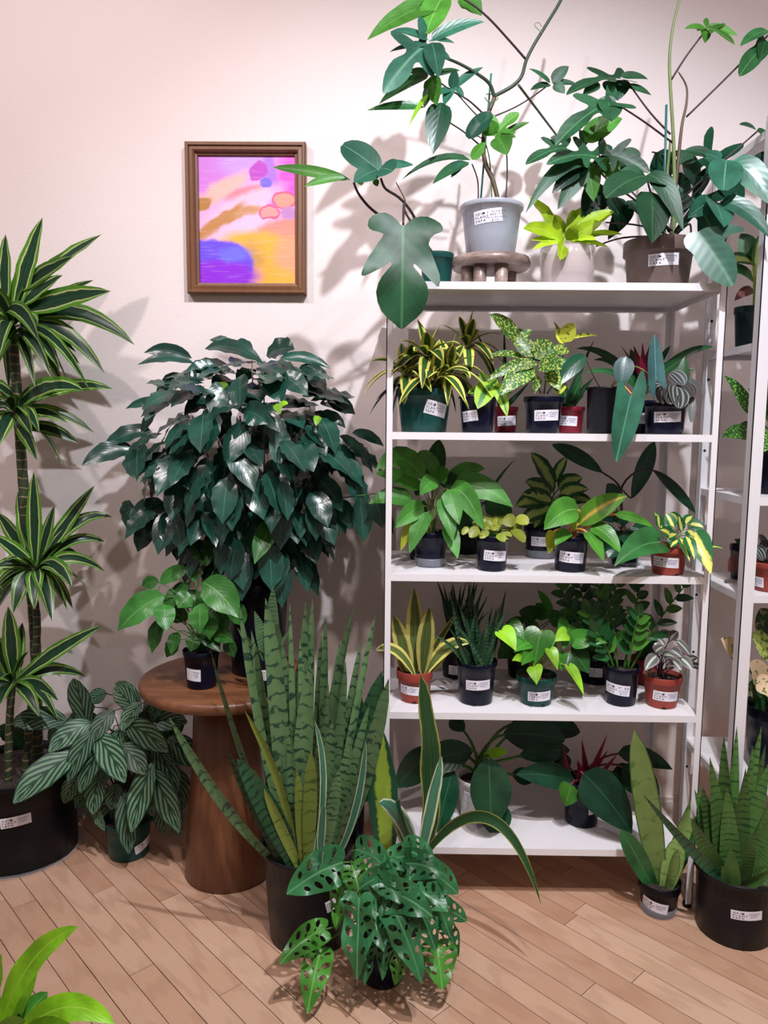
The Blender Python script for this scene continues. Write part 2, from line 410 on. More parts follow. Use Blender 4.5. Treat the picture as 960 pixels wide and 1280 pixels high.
# ---------------------------------------------------------------- white metal shelving
WHITE = simple('white_powder_coat', (.78, .755, .78), .38)
X0, X1, Y0, Y1 = -.0209, .8291, 1.957, 2.338
Z = [None, 1.6649, 1.2888, .9195, .5453, .1647]
def shelving(name, label, x0, x1, y0, y1, zs, ztop, pw, fl, th=.0175, holes=()):
    t = thing(name, label, 'shelf', (x0, y0, 0), 'white metal shelving units')
    e = .0025
    for sx, xa in ((1, x0), (-1, x1)):
        for sy, ya in ((1, y0), (-1, y1)):
            p = box('post', [(min(xa, xa+sx*pw), max(xa, xa+sx*pw), min(ya, ya+sy*e), max(ya, ya+sy*e), .012, ztop),
                             (min(xa, xa+sx*e), max(xa, xa+sx*e), min(ya, ya+sy*fl), max(ya, ya+sy*fl), .012, ztop)], WHITE, t)
            lathe('foot', (xa+sx*pw/2, ya+sy*.012, 0), [(0, 0), (.012, 0), (.012, .010), (.008, .014), (0, .014)], PM['grey'], t, 12)
            for hz in holes:
                if hz < ztop:
                    xx, yy = xa+sx*pw*.62, ya+sy*(e if sy > 0 else -0.0)-(.0006 if sy > 0 else -.0006)*0
                    yf = (y0-.0004) if sy > 0 else (y1-e-.0004)
                    cx = xa+sx*pw*.6
                    vv = [(cx+.0042*math.cos(i*.5236), yf, hz+.0042*math.sin(i*.5236)) for i in range(12)]
                    if sy < 0: mesh('bolt_hole', vv, [tuple(range(12))], HOLE, p)
    for z in zs:
        o = box('shelf_board', [(x0+pw*.25, x1-pw*.25, y0+e+.0006, y1-e-.0006, z-.003, z), (x0+pw, x1-pw, y0, y0+.003, z-th, z+.0008), (x0+pw, x1-pw, y1-.003, y1, z-th, z),
                            (x0+e, x0+e+.003, y0+fl, y1-fl, z-th, z), (x1-e-.003, x1-e, y0+fl, y1-fl, z-th, z),
                            (x0+.02, x1-.02, y0+.003, y0+.02, z-th, z-th+.002), (x0+.02, x1-.02, y1-.02, y1-.003, z-th, z-th+.002)], WHITE, t)
    for xa in (x0+e, x1-e-.004): box('side_rail', [(xa, xa+.004, y0+fl, y1-fl, .02, .05)], WHITE, t)
    return t
shelving('shelving_unit', 'white metal five-tier shelving unit full of potted plants against the wall', X0, X1, Y0, Y1, Z[1:], Z[1]+.002, .0175, .03)
RX0, RY0, RY1 = W(938.5, 570, 1.96).x, 1.96, 2.30
RZ = [W(915, 214, 2.30).z, W(955, 427, 1.96).z, W(955, 623, 1.96).z, W(955, 745, 1.96).z, W(955, 985, 1.96).z]
shelving('shelving_unit', 'taller white metal shelving unit with thick post cut off by the right photo edge', RX0, RX0+.85, RY0, RY1, RZ, RZ[0]+.03, .031, .03, .019,
         [.25, .42, .62, .80, 1.02, 1.24, 1.45, 1.62, 1.8])

# ---------------------------------------------------------------- framed painting
def _paint():
    n = N('abstract_painting', .45); uv = n.n('ShaderNodeUVMap').outputs[0]
    nz = n.n('ShaderNodeTexNoise'); nz.inputs['Scale'].default_value = 7; nz.inputs['Detail'].default_value = 3; n.L(uv, nz.inputs[0])
    q = n.n('ShaderNodeVectorMath', operation='MULTIPLY_ADD'); n.L(nz.outputs[1], q.inputs[0]); q.inputs[1].default_value = (.10, .07, 0); q.inputs[2].default_value = (-.05, -.035, 0)
    ad = n.n('ShaderNodeVectorMath', operation='ADD'); n.L(q.outputs[0], ad.inputs[0]); n.L(uv, ad.inputs[1])
    def blob(c, x, y, rx, ry, rot, col, soft=.25):
        m = n.n('ShaderNodeMapping', vector_type='TEXTURE'); n.L(ad.outputs[0], m.inputs[0])
        m.inputs['Location'].default_value = (x, y, 0); m.inputs['Rotation'].default_value = (0, 0, math.radians(rot)); m.inputs['Scale'].default_value = (rx, ry, 1)
        ln = n.n('ShaderNodeVectorMath', operation='LENGTH'); n.L(m.outputs[0], ln.inputs[0])
        return n.mix(n.ss(ln.outputs['Value'], 1+soft, 1-soft), c, col)
    def rgb(r, g, b): return tuple(((x/255+.055)/1.055)**2.4 for x in (r, g, b))
    c = rgb(232, 168, 214)
    for a in [(.1, .88, .35, .18, 10, rgb(205, 120, 215), .5), (.5, .95, .3, .12, 0, rgb(198, 150, 226), .5), (.95, .85, .14, .2, 0, rgb(232, 70, 200), .5),
              (.75, .80, .08, .28, 5, rgb(175, 110, 215), .35), (.25, .74, .28, .07, 25, rgb(240, 180, 170), .4), (.5, .72, .22, .045, 12, rgb(247, 130, 145), .4),
              (.45, .60, .42, .09, 20, rgb(243, 190, 215), .4), (.04, .62, .10, .055, 25, rgb(176, 120, 50), .2), (.2, .48, .32, .055, 28, rgb(190, 130, 70), .25),
              (.5, .57, .16, .04, 10, rgb(200, 145, 100), .4), (.45, .44, .35, .07, 15, rgb(242, 190, 220), .4), (.9, .42, .36, .10, 10, rgb(240, 140, 125), .3),
              (.65, .24, .48, .17, -5, rgb(240, 175, 60), .25), (.95, .2, .16, .18, 0, rgb(243, 160, 120), .5), (.55, .13, .12, .20, 0, rgb(205, 150, 70), .5),
              (.75, .02, .3, .12, 0, rgb(240, 170, 55), .4), (.2, .16, .36, .19, -6, rgb(105, 70, 225), .08), (.2, .05, .40, .13, 0, rgb(140, 25, 215), .3), (.36, .23, .16, .06, 0, rgb(110, 105, 235), .5),
              (.62, .88, .10, .07, 15, rgb(185, 60, 190), .12), (.71, .79, .065, .04, 0, rgb(120, 100, 225), .12), (.89, .66, .13, .075, 0, rgb(235, 80, 130), .08), (.89, .66, .105, .058, 0, rgb(243, 150, 130), .15),
              (.73, .56, .11, .058, 0, rgb(235, 80, 130), .08), (.73, .56, .088, .044, 0, rgb(242, 150, 145), .15), (.93, .55, .09, .05, 0, rgb(190, 130, 190), .2)]: c = blob(c, *a)
    st = n.noise(1, 4, n.scaled(4, 60, 1, uv)); c = n.mix(n.M('MULTIPLY', n.ss(st, .5, .75), .18), c, (.9, .7, .8))
    gl = n.M('MULTIPLY', n.ss(n.noise(230, 1, uv), .72, .76), n.ss(n.noise(4, 2, uv), .5, .6)); c = n.mix(gl, c, (.95, .9, .95))
    n.col(c); n.bump(st, .15, .001); return n.m
def _framewood():
    n = N('walnut_frame', .4); n.col(n.mix(n.noise(1, 4, n.scaled(60, 60, 8)), (.11, .042, .018), (.24, .105, .045))); return n.m
FW = _framewood()
fx0, fx1, fz0, fz1 = -.636, -.272, 1.703, 2.147
fm = thing('framed_painting', 'pink purple and orange abstract painting in a brown wooden frame on the wall', 'painting', ((fx0+fx1)/2, YW, fz0))
prof = [(.0, .0), (.0, .026), (.004, .030), (.010, .030), (.013, .024), (.022, .026), (.026, .022), (.028, .014), (.034, .012), (.036, .004)]
corners = [(fx0, fz0, 1, 1), (fx1, fz0, -1, 1), (fx1, fz1, -1, -1), (fx0, fz1, 1, -1)]
for i in range(4):
    a, b = corners[i], corners[(i+1) % 4]; vs_ = []
    for c_ in (a, b):
        for (w_, d_) in prof: vs_.append((c_[0]+c_[2]*w_, YW-d_-.001, c_[1]+c_[3]*w_))
    m = len(prof); mesh('frame_rail', vs_, [(k, k+1, m+k+1, m+k) for k in range(m-1)], FW, fm, None, False)
ci = .035
mesh('canvas', [(fx0+ci, YW-.006, fz0+ci), (fx1-ci, YW-.006, fz0+ci), (fx1-ci, YW-.006, fz1-ci), (fx0+ci, YW-.006, fz1-ci)], [(0, 1, 2, 3)], _paint(), fm,
     [(0, 0), (1, 0), (1, 1), (0, 1)], False)

# ---------------------------------------------------------------- pedestal table and riser
def _walnut(name, a, b, sc):
    n = N(name, .36); g = n.noise(1.0, 4, n.scaled(*sc)); f = n.noise(1.0, 5, n.scaled(*[q*9 for q in sc]))
    c = n.mix(n.ss(g, .3, .7), a, b); c = n.mix(n.M('MULTIPLY', n.ss(f, .42, .7), .45), c, mul(a, .65)); n.col(c); return n.m
TW = _walnut('acacia_wood', (.095, .034, .015), (.195, .076, .034), (7, 7, .8))
TT = _walnut('acacia_table_top', (.11, .040, .017), (.22, .088, .038), (2, 14, 8))
tb = onz(272, 1119, 0); TC = V((tb.x+.006, tb.y+.128, 0))
tzt = W(178, 842, TC.y).z; TR = TC.x-W(178, 845, TC.y).x
tab = thing('pedestal_table', 'round brown wooden pedestal table with a tapered column base holding the coffee plants', 'table', TC)
lathe('base', TC, [(0, 0), (.124, 0), (.128, .006), (.118, .16), (.104, .32), (.092, tzt-.032), (0, tzt-.032)], TW, tab, 40)
lathe('table_top', TC, [(0, tzt-.033), (TR-.012, tzt-.033), (TR-.002, tzt-.026), (TR, tzt-.014), (TR-.003, tzt-.004), (TR-.010, tzt), (0, tzt)], TT, tab, 56)
# ---------------------------------------------------------------- leaves
PROF = {
    'ovate': lambda v: (v**.55)*((1-v)**.92)*1.62, 'lance': lambda v: (v**.7)*((1-v)**.8)*1.9,
    'ell': lambda v: math.sin(math.pi*min(1, v*.97+.02))**.72, 'strap': lambda v: min(1, .45+v*2.2)*(1-v**3.2)**.8,
    'drac': lambda v: (.28+.72*math.sin(min(1, v*1.9)*math.pi/2))*(1-v**3)**.9, 'snake': lambda v: (.55+.45*math.sin(min(1, v*1.7)*math.pi/2))*(1-v**5)**.75*(1 if v < .97 else .8),
    'spike': lambda v: (1-v)**.8*(.75+.25*min(1, v*6)), 'round': lambda v: math.sin(math.pi*min(1, v*.96+.02))**.5,
    'star': lambda v: (.7+.3*min(1, v*4))*(1-v**2.2)**.9, 'coffee': lambda v: (math.sin(math.pi*v**.9)**.72 if 0 < v < 1 else 0)*(1 if v < .88 else .75)}
def face0(): return V((RNG.uniform(-.45, .45), -.8, RNG.uniform(.10, .75)))
def frame(T, face):
    S = T.cross(face)
    if S.length < .05: S = T.cross(V((.7, .2, -.7)))
    S.normalize(); return S, S.cross(T).normalized()
def leaf(pl, b, t, w, mat, prof='ovate', arch=.12, face=None, fold=.18, wave=0., nv=9, na=4, bend=None, pet=None, pr=.0018, pm='green', name='leaf', curl=0., wf=3., twist=0.):
    L = (t-b).length; up = V((0, 0, 1))
    d = t-b; bd = bend if bend is not None else up*(arch*L)
    P = [b, b+d*.33+bd*1.1, b+d*.7+bd*.9, t]
    face = face or face0(); pf = PROF[prof] if isinstance(prof, str) else prof
    vs_, uv, fs = [], [], []; ph = RNG.uniform(0, 6)
    mx = max(pf(i/20) for i in range(1, 20))
    for k in range(nv+1):
        v = k/nv; c = bez(P, v); T = dbez(P, v).normalized(); S, Nn = frame(T, face)
        if twist:
            tc, ts = math.cos(twist*(v-.25)), math.sin(twist*(v-.25)); S, Nn = S*tc+Nn*ts, Nn*tc-S*ts
        hw = max(.0004, pf(v)/mx*w*.56)
        for i in range(na+1):
            s = -1+2*i/na
            h = fold*abs(s)*hw - curl*s*s*hw
            if wave: h += wave*hw*abs(s)*math.sin(wf*6.283*v+ph+(1.3 if s > 0 else 0))
            p = c+S*(s*hw)+Nn*h; p.y = min(p.y, YW-.006); vs_.append(p); uv.append((.5+.5*s, v))
    for k in range(nv):
        for i in range(na):
            q = k*(na+1)+i; fs.append((q, q+1, q+na+2, q+na+1))
    o = mesh(name, vs_, fs, mat if not isinstance(mat, str) else LM[mat], pl, uv)
    if pet is not None:
        T = dbez(P, 0).normalized(); D = (b-pet).length
        Q = [pet, pet+V((0, 0, D*.45))*.9, b-T*(D*.28), b+T*.004]
        tube('petiole', [bez(Q, i/7) for i in range(8)], pr*1.25, pr, ST[pm], o, 5)
    return o
# outline leaves: half outlines as (lateral, along) in leaf lengths; the mesh follows the outline and its holes
SHP = {}
def inpoly(p, poly):
    r = False; n = len(poly); j = n-1
    for i in range(n):
        a, b = poly[i], poly[j]
        if (a[1] > p[1]) != (b[1] > p[1]) and p[0] < (b[0]-a[0])*(p[1]-a[1])/(b[1]-a[1])+a[0]: r = not r
        j = i
    return r
def shape(name, half, holes=(), full=None, per=3, step=.09):
    out = catmull([V(p) for p in full], per, True) if full else None
    if not out:
        h = catmull([V((p[0], p[1])) for p in half], per)
        out = h+[V((-p.x, p.y)) for p in reversed(h[1:-1])]
    hl = []
    for (cx, cy, rx, ry, rot) in holes:
        for sg in (1, -1):
            cr, sr = math.cos(rot), math.sin(rot)
            hl.append([V((sg*(cx+rx*math.cos(a)*cr-ry*math.sin(a)*sr), cy+rx*math.cos(a)*sr+ry*math.sin(a)*cr)) for a in [i*math.pi/4 for i in range(8)]])
    pts = list(out); ed = [(i, (i+1) % len(out)) for i in range(len(out))]
    for hh in hl:
        n = len(pts); pts += hh; ed += [(n+i, n+(i+1) % len(hh)) for i in range(len(hh))]
    xs = [p.x for p in out]; ys = [p.y for p in out]
    y = min(ys)+step/2; 
    while y < max(ys):
        x = -math.floor(-min(xs)/step)*step
        while x < max(xs):
            p = V((x, y))
            if inpoly(p, out) and not any(inpoly(p, hh) for hh in hl) and min((p-q).length for q in pts[:]) > step*.35: pts.append(p)
            x += step
        y += step
    r = G.delaunay_2d_cdt(pts, ed, [], 0, 1e-5)
    vv, ff = r[0], r[2]; keep = []
    for f_ in ff:
        c = sum((vv[i] for i in f_), V((0, 0)))/len(f_)
        if inpoly(c, out) and not any(inpoly(c, hh) for hh in hl): keep.append(tuple(f_))
    SHP[name] = ([tuple(p) for p in vv], keep, max(abs(x) for x in xs))
def oleaf(pl, b, t, mat, shp, sx=1., arch=.08, face=None, fold=.15, curl=.0, pet=None, pr=.002, pm='green', name='leaf', wave=0., bend=None):
    L = (t-b).length; d = t-b; bd = bend if bend is not None else V((0, 0, arch*L))
    P = [b, b+d*.33+bd*1.1, b+d*.7+bd*.9, t]; face = face or face0()
    vv, ff, mx = SHP[shp]; vs_, uv = [], []; ph = RNG.uniform(0, 6)
    for (x, y) in vv:
        q = min(1, max(0, y)); c = bez(P, q); T = dbez(P, q).normalized(); S, Nn = frame(T, face)
        if y < 0 or y > 1: c = c+T*((y-q)*L)
        h = (fold*abs(x)-curl*x*x/mx)*L + wave*L*abs(x)*math.sin(y*11+ph+(1.2 if x > 0 else 0))
        p = c+S*(x*sx*L)+Nn*h; p.y = min(p.y, YW-.006); vs_.append(p); uv.append((.5+.5*x/mx, q))
    o = mesh(name, vs_, ff, LM[mat], pl, uv)
    if pet is not None:
        T = dbez(P, 0).normalized(); D = (b-pet).length
        Q = [pet, pet+V((0, 0, D*.4)), b-T*(D*.25), b]
        tube('petiole', [bez(Q, i/7) for i in range(8)], pr*1.25, pr, ST[pm], o, 5)
    return o
shape('heart', [(0, 0), (.10, -.10), (.24, -.12), (.36, -.02), (.40, .16), (.35, .38), (.24, .62), (.10, .85), (0, 1)])
shape('fivelobe', None, full=[(0, .02), (.07, -.05), (.18, -.10), (.31, -.04), (.35, .05), (.30, .09), (.19, .11), (.24, .19), (.33, .34), (.40, .50), (.37, .53), (.22, .45), (.12, .38), (.11, .41),
      (.20, .52), (.255, .66), (.20, .84), (.08, .96), (0, 1.02), (-.08, .96), (-.20, .84), (-.255, .66), (-.20, .52), (-.11, .41), (-.12, .38), (-.20, .46), (-.30, .57), (-.35, .60), (-.36, .48), (-.30, .30), (-.25, .18), (-.30, .10),
      (-.38, .07), (-.36, -.02), (-.24, -.11), (-.10, -.08)], per=2)
shape('foot', None, full=[(0, 0), (.10, -.06), (.22, -.02), (.27, .12), (.24, .28), (.27, .5), (.22, .75), (.10, .95), (0, 1), (-.10, .92), (-.2, .72), (-.24, .5), (-.22, .36), (-.34, .34), (-.48, .40), (-.52, .36), (-.42, .22), (-.26, .12), (-.12, .02)], per=2)
shape('arrow', None, full=[(0, 0), (.06, -.02), (.14, -.14), (.20, -.16), (.22, -.08), (.20, .15), (.18, .4), (.14, .65), (.07, .87), (0, 1), (-.07, .87), (-.14, .65), (-.18, .4), (-.19, .1), (-.17, -.15), (-.10, -.36), (-.05, -.37), (-.02, -.2)], per=2)
shape('bird', None, full=[(0, 0), (.06, .0), (.17, -.12), (.26, -.14), (.28, -.06), (.21, .10), (.16, .22), (.19, .4), (.20, .6), (.14, .82), (0, 1), (-.14, .82), (-.20, .6), (-.19, .4), (-.16, .22), (-.21, .10), (-.28, -.06), (-.26, -.14), (-.17, -.12), (-.06, 0)], per=2)
_fh = [(0, 0), (.08, -.06), (.25, -.16), (.42, -.14), (.40, -.06), (.24, .02), (.13, .08), (.14, .16), (.30, .22), (.50, .34), (.48, .40), (.30, .38), (.15, .34), (.12, .42), (.19, .58), (.17, .78), (.08, .93), (0, 1)]
shape('fingers', None, full=_fh+[(-x, y) for x, y in reversed(_fh[1:-1])], per=2)
shape('swiss', [(0, 0), (.10, -.07), (.24, -.06), (.34, .08), (.37, .28), (.33, .50), (.24, .70), (.12, .88), (0, 1)],
      [(.20, .10, .042, .095, 1.25), (.215, .30, .050, .11, 1.2), (.19, .50, .044, .095, 1.1), (.135, .68, .034, .065, 1.0), (.08, .39, .020, .045, .9), (.08, .19, .020, .04, .9)], per=3, step=.085)

# ---------------------------------------------------------------- pots, labels and soil
def text_mesh(lines, size):
    vs_, fs = [], []
    for (txt, x, z) in lines:
        cu = bpy.data.curves.new('lettering', 'FONT'); cu.body = txt; cu.size = size; cu.resolution_u = 1; cu.space_character = 1.25
        ob = bpy.data.objects.new('lettering', cu); COL.objects.link(ob)
        bpy.context.view_layer.update()
        me = bpy.data.meshes.new_from_object(ob.evaluated_get(bpy.context.evaluated_depsgraph_get()))
        n = len(vs_)
        vs_ += [(v.co.x+x, v.co.y+z) for v in me.vertices]; fs += [tuple(n+i for i in p.vertices) for p in me.polygons]
        bpy.data.objects.remove(ob); bpy.data.meshes.remove(me); bpy.data.curves.remove(cu)
    return vs_, fs
LOGO = text_mesh([('GEO', -.45, .08), ('PLANT', -.45, -.06), ('PAPA', -.45, -.20)], .135)
_n = len(LOGO[0]); LOGO[0].extend([(-.13+.045*math.cos(i*.7854), .125+.05*math.sin(i*.7854)) for i in range(8)]); LOGO[1].append(tuple(range(_n, _n+8)))
WRITE = {'zz': text_mesh([('4" ZZ', .06, .08), ('plant', .10, -.06), ('$15', .14, -.20)], .14), 'fl': text_mesh([('6" FLORIDA', -.02, .10), ('BEAUTY', .08, -.01), ('Philodendron', -.06, -.12), ('$100', .12, -.23)], .105)}
def scribble(seed, lines=3):
    r = random.Random(seed); vs_, fs = [], []
    for k in range(lines):
        x0 = .04+k*.05*r.random(); x1 = .44-k*r.uniform(.02, .07); z = .13-k*.095; x = x0; pts = []
        while x < x1: pts.append((x, z+r.uniform(-.022, .022))); x += .014
        for i in range(len(pts)-1):
            n = len(vs_); a, b = pts[i], pts[i+1]
            vs_ += [(a[0], a[1]-.009), (b[0], b[1]-.009), (b[0], b[1]+.009), (a[0], a[1]+.009)]; fs.append((n, n+1, n+2, n+3))
    return vs_, fs
class Plant: pass
def plant(name, label, u, vb, vt, wt, wb, z0, pm, y=None, cat='potted plant', group=None, lip=.16, soil=True, kind='round', fill=.9, lipw=.93):
    """a pot that stands on the plane z0; u, vb: foot of its front; vt: front of its rim; wt, wb: widths in pixels"""
    if y is None:
        q = onz(u, vb, z0); y = q.y+wb*.5*px(q.y)*.98
    P = Plant(); P.y = y; P.u = u; k = px(y)*.99
    P.rt, P.rb = wt*.5*k, wb*.5*k
    vm = (vb+vt)/2; c = W(u, vm, y); P.c = V((c.x, y, z0)); P.h = W(u, vt, y-P.rt).z-z0
    P.root = thing(name, label, cat, P.c, group); h, rt, rb = P.h, P.rt, P.rb
    P.z0 = z0; P.lh = h*lip; rbody = rb+(rt*lipw-rb)*1.0
    P.rbody = rbody; e = max(.0015, rt*.035)
    zs = h*fill; zi = zs*.8; ri = min(rt-e*2.2, rb+(rbody-rb)*zi/(h-P.lh)-e)
    if kind == 'ribbed':
        prof = [(0, .001), (rb, .001), (rb, .012), (rb*1.03, .014), (rbody, h-P.lh), (rt, h-P.lh), (rt, h), (rt-e, h), (rbody-e, h-P.lh), (ri, zi)]
    else:
        prof = [(0, .001), (rb*.97, .001), (rb, .004), (rb+(rbody-rb)*.5, (h-P.lh)*.5), (rbody, h-P.lh-.001), (rt*.985, h-P.lh), (rt, h-P.lh+.002), (rt, h-.002), (rt-e*.4, h), (rt-e, h-.001), (rbody-e, h-P.lh), (ri, zi)]
    lathe('pot', P.c, prof, PM[pm], P.root, 32, rib=.018 if kind == 'ribbed' else 0)
    P.zt = z0+zs; P.top = V((P.c.x, P.c.y, P.zt))
    if soil:
        n = 18; rr = (rb+(rbody-rb)*min(1, zs/(h-P.lh)))-e*.9; vs_ = [P.top+V((0, 0, .002))]; fs = []
        for kk in range(1, 5):
            for i in range(n):
                a = 2*math.pi*i/n; r = rr*kk/4
                vs_.append(P.top+V((r*math.cos(a), r*math.sin(a), RNG.uniform(-.0025, .0025)*(1 if kk < 4 else 0)-.002*(kk == 4))))
        for i in range(n): fs.append((0, 1+i, 1+(i+1) % n))
        for kk in range(3):
            for i in range(n):
                j = (i+1) % n; fs.append((1+kk*n+i, 1+(kk+1)*n+i, 1+(kk+1)*n+j, 1+kk*n+j))
        mesh('soil', vs_, fs, SOIL, P.root, None, False)
    return P
def wrap(P, a0, zc, x, z, off):
    """a point of a label: x metres round the pot, z metres up from the label's centre"""
    zz = zc+z; t = max(0, min(1, (zz-P.z0)/max(.001, P.h-P.lh))); r = P.rb+(P.rbody-P.rb)*t+off
    a = a0+x/r; return (P.c.x+r*math.sin(a), P.c.y-r*math.cos(a), zz)
def sticker(P, us, vs2, w, h, tilt=0., txt=None, pen=True, logo=True, ang=None):
    k = px(P.y-P.rb); dxm = (us-P.u)*px(P.y); r = (P.rb+P.rbody)/2
    a0 = math.asin(max(-.95, min(.95, dxm/r)))+math.atan2(-P.c.x, P.c.y) if ang is None else ang
    zc = W(us, vs2, P.y-r*math.cos(a0)).z
    wm, hm = w*k*1.06/max(.35, math.cos(a0-math.atan2(-P.c.x, P.c.y))), h*k; ct, st = math.cos(math.radians(tilt)), math.sin(math.radians(tilt))
    def mp(x, z, off): return wrap(P, a0, zc, x*ct-z*st, x*st+z*ct, off)
    n = 8; vs_, fs = [], []
    for i in range(n+1):
        for z in (-.5, .5): vs_.append(mp((i/n-.5)*wm, z*hm, .0007))
    fs = [(2*i, 2*i+2, 2*i+3, 2*i+1) for i in range(n)]
    s = mesh('label_sticker', vs_, fs, PAPER, P.root)
    if logo:
        o = mesh('lettering', [mp(x*wm, z*hm*1.9, .0013) for x, z in LOGO[0]], LOGO[1], INK, s, None, False)
    if pen:
        vv, ff = WRITE[txt] if txt else scribble(int(us*7+vs2))
        mesh('handwriting', [mp(x*wm, z*hm*1.9, .0013) for x, z in vv], ff, INK if txt == 'fl' else PEN, s, None, False)
    return s
def notch(P, us):
    a0 = math.asin(max(-.95, min(.95, (us-P.u)*px(P.y)/P.rb)))
    vv = [wrap(P, a0, P.z0, .0075*math.cos(i*.5236), .0015+.005*math.sin(i*.5236), .0009) for i in range(7)]
    mesh('drain_hole', vv, [tuple(range(7))], HOLE, P.root, None, False)
# leaf lists: (base u, base v, tip u, tip v, width px, depth of base, depth of tip[, options]) relative to the pot's depth
def leaves(P, rows, mat, prof='ovate', pet=True, pr=.0018, pm='green', arch=.12, fold=.18, wave=.0, src=None, curl=0., nv=9, shp=None, ground=False):
    for r in rows:
        bu, bv, tu, tv, w, db, dt = r[:7]; o = dict(r[7]) if len(r) > 7 else {}
        b, t = W(bu, bv, P.y+db), W(tu, tv, P.y+dt)
        if ground:
            rr = V((b.x-P.c.x, b.y-P.c.y)); mxr = P.rt*.78
            if rr.length > mxr: rr = rr*(mxr/rr.length)
            b = V((P.c.x+rr.x, P.c.y+rr.y, P.zt-.008)); o.setdefault('twist', RNG.uniform(-.9, .9))
        m = o.pop('m', mat); pf = o.pop('p', prof); sh = o.pop('s', shp); a = o.pop('a', arch)
        wm = w*px(P.y+(db+dt)/2)
        q = None
        if pet and o.pop('pet', True):
            s_ = o.pop('src', src)
            if s_ is None:
                j = P.rt*.25; q = P.top+V((RNG.uniform(-j, j), RNG.uniform(-j, j), -.004))
            else: q = W(s_[0], s_[1], P.y+(s_[2] if len(s_) > 2 else 0))
        else: o.pop('src', None); o.pop('pet', None)
        pmm = o.pop('pm', pm)
        if sh:
            L = (t-b).length; oleaf(P.root, b, t, m, sh, sx=wm/(L*2*SHP[sh][2]), arch=a, fold=o.pop('fold', fold), wave=o.pop('wave', wave), pet=q, pr=pr, pm=pmm, **o)
        else: leaf(P.root, b, t, wm, m, pf, arch=a, fold=o.pop('fold', fold), wave=o.pop('wave', wave), pet=q, pr=pr, pm=pmm, curl=o.pop('curl', curl), nv=o.pop('nv', nv), **o)
def rosette(P, c, n, ln, wd, mat, e0=75, e1=-15, droop=.35, prof='drac', fold=.25, az=None, seed=1, nv=8, jit=.15, ymax=YW-.012):
    """n leaves round the point c, the inner ones upright, the outer ones spreading"""
    r = random.Random(seed)
    for i in range(n):
        a = (i*2.39996+r.uniform(-.25, .25)) if az is None else r.uniform(*az)
        el = math.radians(e0+(e1-e0)*((i+.5)/n)**.9+r.uniform(-8, 8)); L = ln*r.uniform(.8, 1.1)
        d = V((math.cos(a)*math.cos(el), math.sin(a)*math.cos(el), math.sin(el)))
        t = c+d*L-V((0, 0, droop*L*math.cos(el)))
        if t.y > ymax: t.y = ymax
        fc = V((-math.cos(a)*math.sin(el), -math.sin(a)*math.sin(el), math.cos(el)+.05))+V((r.uniform(-.2, .2), -.25, 0))
        leaf(P.root, c+d*.008, t, wd*r.uniform(.8, 1.1), mat if isinstance(mat, str) else r.choice(mat), prof, arch=droop*.55*math.cos(el), face=fc, fold=fold, nv=nv, twist=r.uniform(-.6, .6))
def stem(P, pts, r0, r1, m, name='stem', per=5, ring=0., n=7):
    p = [W(a, b, P.y+c) for a, b, c in pts]
    return tube(name, catmull(p, per), r0, r1, ST[m], P.root, n, ring)
def cup(label, P, v0, wpx, group='clear plastic saucers under pots', flare=1.06, ht=None):
    r = wpx*.5*px(P.y); h = ht if ht else max(.012, W(P.u, v0, P.y-r).z-P.z0)
    c = V((P.c.x, P.c.y, P.z0)); e = .0012
    o = lathe('clear_saucer', c, [(0, .0002), (r*.93, .0002), (r*.96, .003), (r*flare*.98, h), (r*flare*.98-e, h), (r*.95-e, .0035), (0, .0008)], PM['thin'], None, 32, c)
    return tag(o, label, 'saucer', group)

# ================================================================ large plants on the floor and the table
# --- big dracaena
P = plant('potted_dracaena', 'tall striped dracaena with several canes in a large black pot at the left edge', 26, 1097, 988, 151, 143, 0, 'black', lip=.05, fill=.93)
sticker(P, 21, 1027, 36, 14, 4)
cup('wide clear saucer under the large black dracaena pot', P, 1088, 156, flare=1.03, ht=.018)
stem(P, [(48, 975, .03), (46, 900, .03), (44, 800, .03), (36, 700, .02), (28, 590, .01), (22, 500, 0), (16, 420, 0)], .0165, .013, 'cane', 'cane', 9, .06, 9)
stem(P, [(30, 975, -.02), (46, 800, -.01), (42, 740, -.01), (44, 705, -.02)], .011, .010, 'cane', 'cane', 8, .06, 8)
stem(P, [(10, 985, -.08), (12, 900, -.08), (16, 850, -.08)], .011, .010, 'cane', 'cane', 8, .06, 8)
D = lambda *a: leaves(P, *a[:1], mat='drac', prof='drac', pet=False, arch=(a[1] if len(a) > 1 else .12)*1.15, fold=.20, wave=.09)
D([(18, 395, 53, 272, 24, 0, -.03), (6, 390, 7, 293, 21, 0, -.02), (24, 370, 127, 293, 25, 0, .04), (22, 365, 90, 321, 20, 0, -.06), (22, 385, 78, 344, 20, 0, -.06), (24, 390, 138, 364, 26, 0, -.10), (26, 395, 117, 350, 16, .02, .12)], .03)
D([(26, 405, 168, 431, 22, 0, .03), (26, 408, 131, 467, 19, 0, -.04), (26, 412, 111, 486, 13, 0, -.1), (6, 392, 49, 427, 19, -.02, -.16), (26, 415, 80, 484, 15, 0, .06), (22, 418, 64, 472, 15, -.02, -.12), (20, 420, 44, 484, 12, 0, -.08),
   (20, 410, -10, 470, 20, 0, -.12), (16, 400, -40, 380, 20, 0, 0), (14, 400, -60, 430, 20, 0, .05), (14, 395, -30, 320, 20, 0, 0), (18, 415, 95, 440, 12, .03, .1), (16, 400, 30, 330, 16, .02, .1), (20, 420, 100, 455, 12, .05, .13)], .22)
